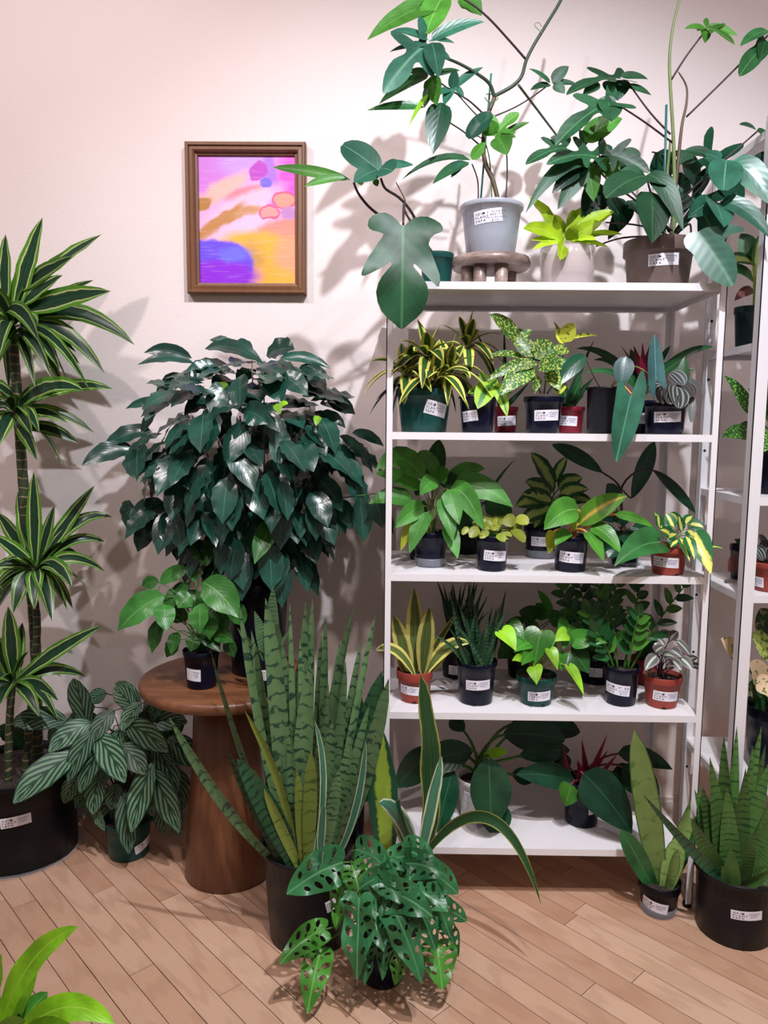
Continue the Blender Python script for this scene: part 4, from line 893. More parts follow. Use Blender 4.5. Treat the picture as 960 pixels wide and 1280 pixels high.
FL([(560, 2, 459, 50, 26, -.05, -.12, {'a': .10}), (556, -8, 532, 42, 30, -.05, -.1, {'p': 'round'}), (574, -6, 602, 20, 28, -.02, -.02, {'p': 'ovate'}), (530, -5, 515, 18, 12, -.05, -.08)], 'philo_light', wave=.05)
FL([(533, 56, 479, 117, 70, -.10, -.17, {'s': 'fingers'}), (535, 50, 491, 38, 15, -.1, -.12), (536, 52, 606, 27, 15, -.1, -.08, {'a': .1}), (540, 53, 548, 97, 23, -.1, -.15), (536, 56, 487, 65, 10, -.1, -.12), (545, 50, 568, 54, 8, -.1, -.1)], 'billie')
FL([(536, 94, 474, 130, 18, -.05, -.10), (535, 66, 540, 96, 22, -.05, -.08, {'m': 'philo_light'}), (546, 95, 575, 88, 14, -.05, -.03), (538, 96, 546, 132, 20, -.05, -.08, {'m': 'philo_light'}), (536, 92, 508, 92, 12, -.05, -.08), (530, 134, 459, 138, 12, -.07, -.10, {'a': .06}), (535, 118, 512, 156, 6, -.07, -.1, {'m': 'lime_b'}), (536, 110, 530, 135, 10, -.06, -.07)])
FL([(552, 128, 541, 193, 28, -.06, -.10)], 'philo_dark', prof='ovate')
FL([(565, 112, 569, 86, 12, -.04, -.06), (565, 112, 604, 84, 10, -.04, -.03), (565, 112, 542, 120, 10, -.04, -.06), (565, 110, 555, 132, 12, -.04, -.06), (568, 108, 580, 122, 8, -.04, -.05)], 'billie')
FL([(584, 172, 616, 144, 22, -.03, -.06, {'p': 'round'})], 'billie')
FL([(618, 170, 649, 141, 40, -.03, -.03, {'s': 'fingers'}), (630, 168, 662, 153, 8, -.03, -.02), (622, 170, 634, 194, 24, -.03, -.06), (618, 168, 612, 150, 14, -.03, -.04), (625, 168, 645, 172, 10, -.03, -.04)], 'philo_light')
FL([(588, 200, 503, 224, 9, -.03, -.12, {'a': .16}), (586, 203, 541, 230, 17, -.04, -.10), (578, 202, 564, 222, 10, -.05, -.08, {'m': 'billie'}), (590, 200, 607, 178, 12, -.03, -.04, {'m': 'philo_light'})], 'philo')
FL([(688, 104, 661, 86, 11, .04, .03), (690, 103, 711, 83, 13, .04, .05), (688, 106, 663, 113, 12, .04, .02), (692, 105, 706, 117, 12, .04, .03), (690, 104, 722, 106, 8, .04, .05)], 'philo')

P = plant('potted_lime_plant', 'neon lime leafy plant in a shiny clear pot in the middle of the top shelf', 709, 355, 303, 66, 62, z, 'irid', y=2.06, group=GT, lip=.02, fill=.42, lipw=1.0)
lathe('inner_pot', P.c, [(0, .004), (P.rb*.80, .004), (P.rb*.86, P.h*.45), (P.rb*.9, P.h*.8), (P.rb*.82, P.h*.8)], simple('pale_pink_liner', (.55, .47, .45), .5), P.root, 24)
leaves(P, [(704, 303, 661, 247, 20, 0, -.04), (702, 300, 654, 286, 17, -.02, -.08, {'a': .12}), (708, 300, 732, 258, 14, 0, .05), (714, 298, 768, 264, 19, 0, 0), (714, 302, 778, 293, 11, -.02, -.03), (706, 306, 664, 300, 8, -.03, -.06), (705, 303, 700, 325, 15, -.06, -.095), (712, 300, 752, 279, 16, -.03, -.06), (703, 303, 666, 312, 8, -.03, -.07), (712, 304, 760, 309, 8, -.02, -.05),
           (708, 300, 726, 285, 16, -.04, -.08), (700, 302, 678, 292, 12, -.02, 0), (706, 300, 693, 268, 14, .02, .06), (712, 302, 745, 300, 12, -.04, -.09), (710, 300, 718, 262, 12, .02, .04), (704, 302, 684, 280, 14, .02, .05)], 'lime', 'lance', pet=False, arch=.10, fold=.2, wave=.08)
stem(P, [(704, 315, 0), (706, 300, 0), (708, 290, 0)], .004, .003, 'lime')

P = plant('potted_philodendron', 'large spreading philodendron in a taupe pot at the right end of the top shelf', 823, 356, 292, 84, 70, z, 'taupe', y=2.08, group=GT, lip=.28)
sticker(P, 829, 324, 34, 14, 2)
stem(P, [(842, 300, 0), (843, 240, 0), (842, 180, 0), (838, 110, 0), (837, 70, 0), (842, 30, 0), (852, -10, 0)], .0055, .003, 'pale', 'vine')
stem(P, [(838, 300, 0), (846, 220, .01), (852, 160, .01), (858, 130, .01), (858, 108, .01), (848, 90, .0)], .0055, .0018, 'brown', 'vine')
stem(P, [(830, 300, 0), (834, 220, .01), (838, 175, 0)], .004, .003, 'pale', 'vine')
tube('support_stake', [W(829, 300, P.y-.02), W(831, 215, P.y-.02), W(833, 131, P.y-.02)], .0032, .0032, simple('teal_stake', (.015, .12, .11), .4), P.root, 8)
for q in ([(858, 146, .01), (900, 105, 0), (935, 70, -.02), (962, 42, -.03)], [(840, 178, 0), (805, 152, -.03), (768, 128, -.06)], [(838, 168, 0), (812, 140, .0), (785, 103, .0)], [(846, 255, 0), (885, 218, -.04), (948, 163, -.06)], [(839, 100, 0), (858, 70, -.01), (882, 38, -.02)],
          [(842, 290, 0), (800, 255, -.03), (760, 225, -.05), (742, 205, -.06)], [(838, 295, 0), (800, 282, -.02), (757, 278, .0)], [(838, 295, 0), (780, 297, -.02), (745, 308, -.01)], [(842, 292, 0), (858, 270, -.05), (893, 250, -.1)], [(836, 290, 0), (815, 245, -.06), (808, 220, -.1)], [(845, 294, 0), (862, 280, -.07), (864, 300, -.1), (870, 296, -.12)], [(842, 270, 0), (880, 230, -.05), (905, 200, -.08)],
          [(840, 290, 0), (790, 240, .03), (745, 190, .03)], [(840, 250, 0), (835, 200, .05), (815, 190, .08)]):
    stem(P, q, .0028, .0022, 'purple', 'petiole')
PD = lambda rows, m='philo', **k: leaves(P, rows, m, k.pop('prof', 'ovate'), pet=False, arch=k.pop('arch', .10), fold=.14, **k)
PD([(808, 220, 757, 248, 56, -.10, -.17, {'s': 'bird'}), (808, 219, 854, 288, 24, -.10, -.16, {'a': .25}), (815, 240, 815, 304, 42, -.12, -.16), (800, 222, 775, 215, 18, -.1, -.1)])
oleaf(P.root, W(872, 290, P.y-.12), W(916, 357, P.y-.17), 'billie', 'foot', sx=1., arch=.04, face=V((-.2, -1, .0)), fold=.1)
PD([(908, 200, 904, 238, 36, -.08, -.14, {'p': 'round'}), (914, 202, 966, 258, 32, -.08, -.14, {'a': .16}), (900, 200, 880, 192, 18, -.08, -.06), (893, 251, 905, 284, 38, -.1, -.16), (900, 253, 965, 300, 22, -.1, -.16, {'a': .2}), (892, 252, 860, 272, 22, -.1, -.12)], 'billie')
PD([(880, 196, 928, 256, 80, 0, .02, {'s': 'fingers'}), (864, 246, 902, 314, 88, .02, .03, {'s': 'fingers'}), (850, 240, 838, 285, 30, .02, 0), (862, 225, 830, 250, 30, .03, .04), (800, 195, 772, 222, 26, .06, .08), (818, 192, 838, 232, 30, .06, .08), (855, 195, 872, 238, 28, .06, .08), (790, 250, 805, 275, 30, .03, .0), (755, 232, 729, 278, 32, .02, .0), (768, 245, 775, 288, 32, .02, .0), (790, 255, 760, 300, 20, .05, .06)], 'philo_dark')
PD([(766, 128, 694, 182, 62, -.06, -.13, {'s': 'fingers'}), (760, 126, 764, 152, 28, -.06, -.1), (770, 128, 745, 128, 12, -.06, -.05), (775, 98, 708, 119, 52, .0, -.06, {'s': 'fingers'}), (776, 96, 810, 99, 12, 0, 0), (782, 108, 814, 119, 8, .0, .02), (768, 100, 772, 126, 30, .02, .0, {'m': 'philo_dark'}), (750, 105, 728, 120, 12, -.02, -.05), (728, 178, 778, 148, 24, .0, .02, {'m': 'philo_light'}), (732, 182, 724, 162, 14, 0, 0, {'m': 'philo_dark'}),
    (708, 185, 657, 206, 46, 0, -.03, {'s': 'fingers'}), (700, 178, 688, 172, 10, 0, 0), (746, 196, 683, 206, 44, -.06, -.12, {'s': 'fingers'}), (752, 194, 765, 183, 14, -.06, -.04), (755, 192, 812, 216, 46, -.05, -.09, {'s': 'fingers'}), (742, 208, 657, 266, 17, -.05, -.12, {'a': .28}), (736, 205, 690, 242, 20, -.05, -.08, {'m': 'philo_dark'}), (735, 210, 697, 262, 20, -.05, -.08), (735, 202, 742, 252, 22, -.03, -.04, {'m': 'philo_light'}), (752, 200, 772, 225, 24, -.02, -.03, {'m': 'philo_light'}), (800, 200, 775, 190, 16, .0, 0),
    (890, 196, 855, 188, 16, -.06, -.03), (866, 195, 850, 206, 18, 0, 0), (945, 162, 924, 156, 11, -.06, -.08), (946, 163, 966, 180, 14, -.06, -.05), (950, 190, 958, 214, 20, -.05, -.06, {'m': 'philo_dark'}), (840, 195, 872, 195, 12, .05, .07), (842, 205, 872, 203, 10, .05, .06)])
PD([(882, 36, 856, 36, 9, -.02, -.04), (882, 34, 918, 56, 34, -.02, -.05, {'s': 'fingers'}), (882, 36, 881, 54, 12, -.02, -.04), (884, 33, 922, 45, 9, -.02, -.02)], 'philo_light')
PD([(960, 38, 925, 58, 14, -.03, -.06), (958, 50, 949, 78, 16, -.03, -.05), (957, 58, 924, 96, 30, -.03, -.06, {'s': 'bird'}), (962, 40, 990, 60, 18, -.03, -.05)], 'florida')

# ================================================================ second shelf
z = Z[2]; G2 = 'potted plants on the second shelf'
P = plant('potted_dracaena', 'yellow-edged dracaena in a wide green pot at the left of the second shelf', 530, 540, 485, 71, 56, z, 'green', y=2.055, group=G2, lip=.17)
sticker(P, 545, 511, 26, 17, -13)
for i, (u, v, dy, n) in enumerate([(508, 468, -.02, 12), (534, 446, -.04, 13), (562, 466, -.03, 12), (584, 434, .06, 12), (546, 474, -.06, 10)]):
    c = W(u, v, P.y+dy); stem(P, [(528+(u-530)*.3, 490, dy*.3), (u, v, dy)], .003, .003, 'pale'); rosette(P, c, n+5, .114, .031, 'song', 82, -30, .5, seed=i+3)
leaves(P, [(500, 480, 462, 518, 3, -.02, -.05), (505, 482, 470, 500, 3, -.03, -.05), (500, 482, 488, 530, 3, -.04, -.06), (560, 480, 600, 470, 4, 0, .02), (560, 482, 570, 515, 3, .02, .04)], 'dead', 'strap', pet=False, nv=5, arch=.2)
P = plant('potted_spider_plant', 'drooping lime-striped plant in a tapered navy pot next to the wide green pot', 597, 540, 495, 49, 38, z, 'navy', y=2.035, group=G2, lip=.06)
sticker(P, 587, 520, 18, 13, 7)
leaves(P, [(613, 482, 597, 511, 24, -.02, -.07, {'a': .15}), (616, 484, 634, 521, 16, -.02, -.07, {'a': .3}), (612, 486, 622, 474, 14, 0, 0), (604, 488, 585, 492, 10, 0, -.03), (614, 488, 640, 492, 8, 0, -.03), (610, 488, 600, 465, 12, .02, .05)], 'lime_strap', 'strap', pet=False, arch=.1, nv=7)
P = plant('potted_snake_plant', 'dark cylindrical snake plant in a small wine-red pot half hidden on the second shelf', 632, 540, 508, 31, 26, z, 'wine', y=2.16, group=G2)
sticker(P, 634, 526, 24, 12, 3)
leaves(P, [(631, 510, 630, 407, 7, 0, .02), (628, 508, 596, 416, 8, 0, -.02, {'a': .1}), (633, 508, 662, 478, 6, 0, -.02), (626, 510, 611, 440, 6, 0, .03)], 'fern', 'spike', pet=False, arch=0, fold=.8)
P = plant('potted_gold_dust_plant', 'gold-speckled leafy plant in a navy pot left of centre on the second shelf', 679, 540, 495, 49, 40, z, 'navy', y=2.03, group=G2)
sticker(P, 684, 519, 30, 13, 2); notch(P, 676)
stem(P, [(676, 492, 0), (668, 470, 0), (650, 435, 0), (645, 424, 0)], .002, .0016, 'green'); stem(P, [(684, 492, 0), (700, 465, .02), (705, 430, .02)], .002, .0016, 'green'); stem(P, [(680, 492, 0), (682, 470, -.02), (676, 450, -.03)], .002, .0016, 'green')
leaves(P, [(648, 428, 612, 393, 19, 0, -.03), (668, 446, 640, 424, 20, -.02, 0), (668, 448, 692, 430, 26, -.02, .01), (672, 455, 608, 476, 15, -.03, -.06), (668, 460, 625, 494, 25, -.03, -.08), (674, 455, 702, 462, 26, -.03, -.08), (690, 448, 706, 472, 22, 0, -.03), (655, 448, 612, 445, 11, 0, -.02), (672, 470, 668, 492, 12, -.03, -.06), (690, 440, 712, 440, 14, 0, .02), (660, 430, 648, 410, 10, .02, .04), (676, 452, 664, 430, 20, .0, .03), (684, 465, 700, 488, 18, -.02, -.06), (650, 426, 665, 412, 10, 0, 0), (646, 424, 626, 415, 8, 0, 0)], 'gold', 'ovate', pet=False, wave=.08)
leaves(P, [(704, 430, 694, 412, 14, .02, .02), (705, 428, 718, 404, 18, .02, .0), (706, 426, 747, 420, 6, .02, .02), (702, 424, 692, 402, 4, .02, .04), (694, 490, 708, 484, 12, -.03, -.04)], 'gold_y', 'ovate', pet=False)
P = plant('potted_bromeliad', 'strap-leaved plant in a wine-red pot behind the gold-speckled plant', 712, 540, 508, 37, 30, z, 'wine', y=2.12, group=G2)
sticker(P, 710, 526, 22, 12, -3)
leaves(P, [(708, 508, 742, 426, 8, 0, 0), (712, 508, 742, 472, 10, 0, -.03), (706, 508, 692, 472, 8, 0, 0), (712, 508, 728, 470, 12, -.02, -.02), (714, 508, 730, 494, 8, -.02, -.04), (708, 505, 700, 460, 10, 0, .02)], 'strap', 'spike', pet=False, arch=.03, fold=.4)
P = plant('potted_philodendron', 'long-leaf philodendron in a ribbed black pot with a blue-green leaf hanging off the shelf', 757, 540, 483, 50, 43, z, 'black', y=2.06, group=G2, kind='ribbed', lip=.05)
oleaf(P.root, W(789, 494, P.y-.14), W(770, 578, P.y-.17), 'billie', 'arrow', sx=1.05, arch=.02, face=V((.0, -1, .25)), fold=.12)
oleaf(P.root, W(820, 476, P.y-.13), W(818, 418, P.y-.10), 'blue', 'arrow', sx=.95, arch=0, face=V((.1, -1, .1)), fold=.12)
leaves(P, [(776, 482, 783, 446, 22, -.08, -.06, {'m': 'blue', 'p': 'ell'}), (733, 446, 692, 487, 19, -.04, -.08, {'m': 'philo_dark'})], 'billie', pet=False)
stem(P, [(752, 488, 0), (742, 470, -.02), (734, 452, -.04), (732, 446, -.04)], .0018, .0015, 'brown', 'petiole'); stem(P, [(762, 486, 0), (772, 476, -.06), (789, 492, -.14)], .002, .0018, 'orange', 'petiole'); stem(P, [(764, 486, 0), (790, 458, -.04), (820, 474, -.13)], .002, .0018, 'pale', 'petiole')
P = plant('potted_bromeliad', 'red-centred bromeliad with long strap leaves in a navy pot behind the hanging leaf', 801, 540, 500, 36, 30, z, 'navy', y=2.13, group=G2)
sticker(P, 802, 523, 16, 13, 0, logo=False)
leaves(P, [(803, 468, 792, 432, 9, 0, -.01), (803, 468, 803, 428, 9, 0, .0), (804, 468, 813, 431, 9, 0, .02), (802, 470, 776, 432, 5, 0, .0), (805, 470, 822, 440, 9, 0, -.02), (803, 472, 800, 445, 14, -.03, -.05), (805, 474, 812, 455, 10, -.03, -.05)], 'red', 'spike', pet=False, fold=.3, arch=0)
leaves(P, [(800, 490, 720, 436, 11, 0, .02, {'a': .22}), (800, 492, 732, 466, 10, 0, -.04, {'a': .2}), (806, 490, 893, 434, 10, 0, .02, {'a': .2}), (805, 492, 868, 462, 9, 0, -.05, {'a': .2}), (804, 490, 838, 432, 10, 0, .02), (800, 490, 742, 450, 11, 0, .08, {'a': .22}), (806, 492, 852, 452, 9, 0, .08, {'a': .2}), (800, 488, 788, 436, 10, .03, .06), (806, 490, 858, 446, 14, -.03, -.08)], 'strap', 'strap', pet=False, fold=.3, arch=.1)
P = plant('potted_peperomia', 'silver-striped peperomia in a squat navy pot at the right of the second shelf', 831, 540, 503, 52, 45, z, 'navy', y=2.03, group=G2, lip=.13)
sticker(P, 835, 521, 32, 13, 2); notch(P, 846)
leaves(P, [(846, 483, 848, 510, 26, -.04, -.08), (838, 466, 854, 482, 20, 0, -.03), (826, 482, 812, 492, 17, -.03, -.05), (858, 474, 877, 490, 9, 0, .02), (866, 496, 864, 528, 8, -.02, -.04)], 'pepe', 'round', pr=.0012, pm='red')
leaves(P, [(854, 480, 866, 496, 20, -.02, -.04), (832, 486, 826, 504, 20, -.04, -.07), (838, 478, 832, 492, 16, -.03, -.05), (842, 490, 836, 505, 18, -.05, -.08)], 'pepe_d', 'round', pr=.0012, pm='red')
leaves(P, [(852, 492, 856, 446, 13, 0, .02), (860, 500, 870, 508, 10, 0, 0)], 'strap', 'ovate', pr=.001)

# ================================================================ third shelf
z = Z[3]; G3 = 'potted plants on the third shelf'
P = plant('potted_peace_lily', 'peace lily with broad light green leaves at the left of the third shelf', 538, 710, 667, 45, 36, z, 'navy', group=G3)
cup('short clear cup under the peace lily pot', P, 699, 41)
leaves(P, [(530, 600, 470, 588, 28, -.02, -.08, {'a': .42}), (527, 612, 469, 592, 20, 0, -.04), (516, 628, 461, 630, 24, -.02, -.05, {'a': .2}), (530, 632, 494, 660, 22, -.03, -.08), (535, 640, 512, 692, 22, -.04, -.09), (518, 648, 501, 688, 14, -.02, -.05, {'m': 'yellowing'}), (543, 602, 549, 549, 22, .02, .05, {'m': 'peace_d'}), (548, 598, 521, 568, 22, -.02, -.08, {'a': .2}), (546, 598, 525, 619, 20, -.03, -.1),
           (548, 600, 562, 590, 22, -.02, -.04), (560, 608, 606, 586, 24, 0, .0, {'a': .2}), (566, 608, 641, 634, 30, -.02, -.05, {'a': .18}), (564, 610, 604, 662, 26, -.03, -.1, {'a': .25}), (560, 612, 574, 656, 22, -.04, -.1), (553, 622, 566, 676, 22, -.04, -.1), (558, 656, 572, 698, 19, -.04, -.09), (538, 600, 534, 568, 18, .04, .05, {'m': 'peace_d'}), (550, 600, 580, 612, 22, 0, -.03, {'m': 'peace_d'}), (532, 615, 515, 610, 18, .0, .02, {'m': 'peace_d'}), (575, 625, 585, 650, 20, .03, .02, {'m': 'peace_d'})], 'peace', 'ovate', pr=.0017, pm='pale', arch=.12, wave=.08)
P = plant('potted_foliage_plant', 'nearly hidden black pot behind the peace lily', 526, 690, 655, 34, 28, z, 'black', y=2.2, group=G3)
leaves(P, [(522, 655, 512, 630, 12, 0, 0), (528, 655, 530, 625, 12, 0, .02)], 'peace_d', 'ovate')
P = plant('potted_foliage_plant', 'dark plant with one thin upright leaf in a black pot behind the yellow-green plant', 581, 694, 660, 42, 34, z, 'black', group=G3)
leaves(P, [(608, 625, 645, 574, 5, 0, 0, {'p': 'spike'}), (605, 628, 640, 646, 32, -.01, -.02), (592, 625, 583, 650, 18, -.02, -.03), (585, 650, 572, 668, 16, -.04, -.06), (580, 640, 598, 668, 18, -.03, -.05)], 'peace_d', 'ovate', pm='purple')
P = plant('potted_pilea', 'small yellow-green round-leaved plant in a navy pot on the third shelf', 615, 715, 671, 43, 36, z, 'navy', group=G3)
sticker(P, 620, 695, 29, 13, -3); notch(P, 618)
r = random.Random(5); rows = []
for i in range(34):
    a, q = r.uniform(0, 6.28), math.sqrt(r.random()); u, v = 614+34*q*math.cos(a), 658+14*q*math.sin(a)
    rows.append((u, v, u+r.uniform(-9, 9), v+r.uniform(2, 9), r.uniform(7, 11), -.05*q*math.sin(a)-.01, -.05*q*math.sin(a)-.02))
rows += [(632, 645, 640, 658, 16, -.02, -.04), (645, 648, 660, 655, 14, -.02, -.04, {'m': 'yellowing'}), (640, 662, 655, 678, 16, -.03, -.06), (622, 668, 630, 677, 11, -.05, -.07), (598, 660, 588, 672, 12, -.04, -.06)]
leaves(P, rows, 'ygreen', 'round', pr=.0006, nv=5)
P = plant('potted_dumb_cane', 'cream-splashed dumb cane in a navy pot set back in the middle of the third shelf', 677, 699, 660, 46, 38, z, 'navy', group=G3)
cup('short clear cup under the dumb cane pot', P, 689, 42); sticker(P, 675, 677, 22, 12, 0)
leaves(P, [(692, 612, 663, 566, 23, 0, .0), (690, 605, 709, 571, 13, .02, .04), (688, 620, 656, 602, 22, -.02, -.03), (686, 625, 644, 633, 24, -.03, -.06), (698, 612, 728, 597, 20, 0, .02), (700, 618, 736, 612, 20, -.02, -.03), (690, 628, 652, 618, 20, -.03, -.05), (700, 625, 742, 628, 20, -.02, -.04), (690, 635, 648, 656, 20, -.03, -.07), (694, 625, 720, 640, 22, -.04, -.07), (688, 618, 680, 590, 16, .03, .05), (680, 640, 668, 660, 18, -.03, -.06)], 'dieff', 'ovate', pr=.0017, pm='green', wave=.08)
P = plant('potted_philodendron', 'orange-stemmed philodendron in a navy pot at the front of the third shelf', 713, 716, 672, 46, 38, z, 'navy', group=G3, lip=.13)
sticker(P, 715, 697, 31, 14, -4)
leaves(P, [(722, 656, 784, 620, 27, -.02, -.06, {'m': 'orange', 'a': .1}), (724, 638, 680, 662, 32, -.04, -.10, {'a': .2}), (738, 658, 776, 692, 22, -.03, -.09, {'a': .2}), (732, 664, 754, 702, 21, -.05, -.11), (712, 664, 694, 682, 16, -.04, -.08), (717, 662, 720, 640, 8, -.03, -.03, {'p': 'spike', 'm': 'lime_b'}), (693, 664, 686, 692, 17, -.02, -.05, {'m': 'yellowing'}), (768, 643, 818, 660, 11, .0, .0, {'a': .1})], 'philo_light', 'ovate', pr=.003, pm='orange', wave=.05)
P = plant('potted_philodendron', 'red-stemmed philodendron with long dark leaves in a navy pot at the back right', 781, 714, 668, 38, 32, z, 'navy', y=2.14, group=G3)
cup('short clear cup under the dark long-leaved philodendron', P, 704, 37)
stem(P, [(778, 672, 0), (777, 640, 0), (776, 612, 0)], .005, .004, 'brown')
leaves(P, [(752, 590, 690, 556, 21, .02, .03), (790, 622, 818, 552, 23, .04, .06), (817, 588, 869, 641, 17, -.05, -.08)], 'philo_dark', 'ell', src=(776, 616, 0), pr=.0028, pm='purple', arch=.04)
leaves(P, [(768, 630, 758, 605, 24, -.03, -.04), (780, 665, 800, 688, 30, -.06, -.09), (770, 660, 756, 690, 30, -.05, -.08), (790, 660, 808, 672, 26, -.04, -.06), (772, 655, 780, 640, 20, -.02, -.03), (765, 645, 750, 650, 24, -.02, -.03), (776, 684, 760, 698, 20, -.07, -.09)], 'philo_dark', 'ovate', pr=.0018, pm='brown')
P = plant('potted_hoya', 'cream-streaked plant with a big heart leaf in a terracotta pot, third shelf', 835, 720, 686, 47, 38, z, 'terra', group=G3, lip=.2)
sticker(P, 832, 703, 32, 13, -2); notch(P, 840)
leaves(P, [(822, 678, 768, 708, 44, -.04, -.12, {'s': 'heart', 'm': 'peace_d'}), (868, 672, 889, 718, 32, -.05, -.11, {'m': 'vari', 's': 'heart'})], 'philo', pr=.0014, pm='pale')
leaves(P, [(828, 664, 818, 640, 11, 0, .0), (824, 660, 822, 642, 8, -.02, -.02), (842, 660, 832, 642, 13, 0, .02), (848, 655, 838, 640, 12, .02, .03), (862, 655, 880, 660, 14, .0, -.02), (852, 665, 848, 645, 14, 0, 0), (840, 670, 825, 662, 13, -.03, -.05), (858, 670, 868, 700, 14, -.05, -.1), (850, 672, 862, 702, 10, -.04, -.09), (834, 672, 846, 668, 14, -.03, -.05), (860, 662, 872, 680, 16, -.02, -.05), (870, 665, 893, 686, 8, -.02, -.03), (848, 676, 838, 684, 10, -.03, -.06), (856, 655, 866, 645, 12, .02, .04), (885, 684, 904, 686, 4, -.03, -.03)], 'vari', 'ovate', pr=.001, pm='pale', nv=6)

# ================================================================ fourth shelf
z = Z[4]; G4 = 'potted plants on the fourth shelf'
P = plant('potted_snake_plant', 'yellow-striped snake plant in a terracotta pot at the left of the fourth shelf', 518, 880, 843, 47, 36, z, 'terra', group=G4, lip=.28)
sticker(P, 511, 863, 24, 12, -4); notch(P, 518)
leaves(P, [(520, 845, 518, 736, 21, .0, .02), (528, 846, 537, 760, 21, -.02, -.02), (514, 845, 492, 769, 19, 0, .01), (524, 845, 532, 765, 14, .02, .05), (520, 848, 470, 813, 13, -.02, -.05, {'a': .35}), (530, 846, 586, 804, 15, -.02, -.04, {'a': .3}), (512, 846, 497, 815, 13, 0, 0), (532, 845, 560, 815, 10, 0, -.02), (522, 845, 570, 768, 8, .03, .06), (526, 848, 524, 790, 14, .02, .03)], 'ysnake', 'ell', pet=False, arch=.03, fold=.25)
P = plant('potted_succulent', 'small wine-red pot half hidden behind the yellow snake plant', 526, 862, 822, 30, 26, z, 'wine', y=2.14, group=G4)
leaves(P, [(524, 822, 512, 790, 8, 0, 0), (528, 822, 532, 780, 8, 0, 0)], 'snake_d', 'spike', pet=False, fold=.4)
def spikes(P, n, uu, v0, v1, mat, seed, w=8):
    r = random.Random(seed)
    for i in range(n):
        a = r.uniform(0, 6.28); q = math.sqrt(r.random())*.6; b = P.top+V((math.cos(a)*q*P.rt, math.sin(a)*q*P.rt, -.004))
        t = W(r.uniform(*uu), r.uniform(v0, v1), P.y+r.uniform(-.05, .05))
        t = t*.75+.25*V((b.x+(b.x-P.c.x)*2, b.y+(b.y-P.c.y)*2, t.z))
        leaf(P.root, b, t, w*px(P.y)*r.uniform(.8, 1.2), mat, 'spike', arch=0, bend=V((r.uniform(-.008, .008), 0, 0)), fold=.9, nv=7, na=2)
P = plant('potted_snake_plant', 'dense narrow-leaved snake plant in a large navy pot on the fourth shelf', 595, 883, 832, 54, 43, z, 'navy', group=G4, lip=.11)
sticker(P, 598, 857, 31, 13, 2); notch(P, 590); spikes(P, 44, (556, 634), 735, 800, 'fern', 4)
leaves(P, [(585, 835, 541, 793, 7, -.03, -.05), (604, 835, 632, 765, 7, -.03, -.04), (588, 835, 560, 783, 7, -.04, -.06), (606, 835, 562, 775, 6, -.05, -.08)], 'fern', 'spike', pet=False, fold=.8)
P = plant('potted_snake_plant', 'second narrow-leaved snake plant in a black pot at the back of the fourth shelf', 572, 850, 800, 46, 38, z, 'black', group=G4)
sticker(P, 567, 838, 12, 12, 0, pen=False); spikes(P, 26, (545, 622), 722, 765, 'fern', 9, 7)
leaves(P, [(566, 805, 545, 724, 8, 0, 0)], 'fern', 'spike', pet=False, fold=.8)
P = plant('potted_pothos', 'bright green pothos with heart leaves in a dark green pot on the fourth shelf', 670, 884, 850, 52, 40, z, 'green', group=G4, lip=.22)
sticker(P, 675, 871, 29, 13, 3); notch(P, 676)
leaves(P, [(628, 788, 645, 814, 27, -.03, -.07, {'m': 'pothos_l'}), (638, 780, 656, 801, 22, 0, -.03), (660, 804, 642, 816, 20, -.03, -.06), (676, 790, 668, 832, 40, -.02, -.05), (688, 812, 697, 838, 17, -.05, -.08, {'m': 'pothos_l'}), (668, 834, 671, 856, 21, -.06, -.09, {'m': 'pothos_l'}), (712, 782, 704, 812, 36, .0, -.04), (708, 792, 694, 802, 20, -.03, -.05, {'m': 'pothos_l'}), (718, 800, 759, 804, 26, -.02, -.04), (714, 815, 736, 842, 42, -.01, -.03, {'m': 'pothos_shade'}), (712, 834, 730, 870, 17, -.06, -.10, {'m': 'pothos_l'}),
           (664, 815, 652, 832, 21, -.04, -.07), (696, 818, 702, 838, 30, -.03, -.05), (650, 795, 637, 806, 18, -.02, -.04), (686, 800, 692, 815, 24, 0, -.02), (655, 822, 640, 826, 14, -.04, -.07, {'m': 'pothos_l'})], 'pothos', shp='heart', pr=.0014, pm='lime', fold=.12)
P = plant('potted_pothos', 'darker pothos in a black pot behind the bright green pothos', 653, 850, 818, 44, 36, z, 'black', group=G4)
leaves(P, [(668, 775, 648, 765, 34, 0, 0), (690, 768, 672, 738, 10, 0, .02, {'s': None, 'm': 'pothos'}), (688, 775, 706, 770, 24, .0, .0), (640, 812, 622, 824, 28, -.02, -.04), (648, 785, 632, 780, 28, 0, 0), (660, 790, 670, 800, 34, -.02, -.03), (636, 800, 622, 795, 24, 0, 0), (672, 765, 690, 772, 26, .03, .03)], 'pothos_shade', shp='heart', pr=.0014)
def zz(P, u0, v0, u1, v1, d1, n, ln, wd, mats, bow=0., seed=1):
    r = random.Random(seed); a = W(u0, v0, P.y); b = W(u1, v1, P.y+d1); pts = [bez([a, a*.67+b*.33+V((bow, 0, .02)), a*.33+b*.67+V((bow, 0, .02)), b], i/8) for i in range(9)]
    tube('stem', pts, .0042, .0018, ST['green'], P.root, 6)
    T = (b-a).normalized(); S = T.cross(V((0, -1, .2))).normalized()
    for i in range(n):
        f = .25+.75*i/(n-1); p = bez([a, a*.67+b*.33+V((bow, 0, .02)), a*.33+b*.67+V((bow, 0, .02)), b], f)
        sd = 1 if i % 2 else -1
        if i == n-1: dd = T
        else: dd = (S*sd*.8+T*.65+V((0, r.uniform(-.5, .3), 0))).normalized()
        leaf(P.root, p, p+dd*ln*1.3*r.uniform(.8, 1.1)*(1-.25*f), wd*1.15*r.uniform(.85, 1.1), r.choice(mats), 'ovate', arch=.06, face=V((sd*-.3, -.9, .5)), fold=.2, nv=7)
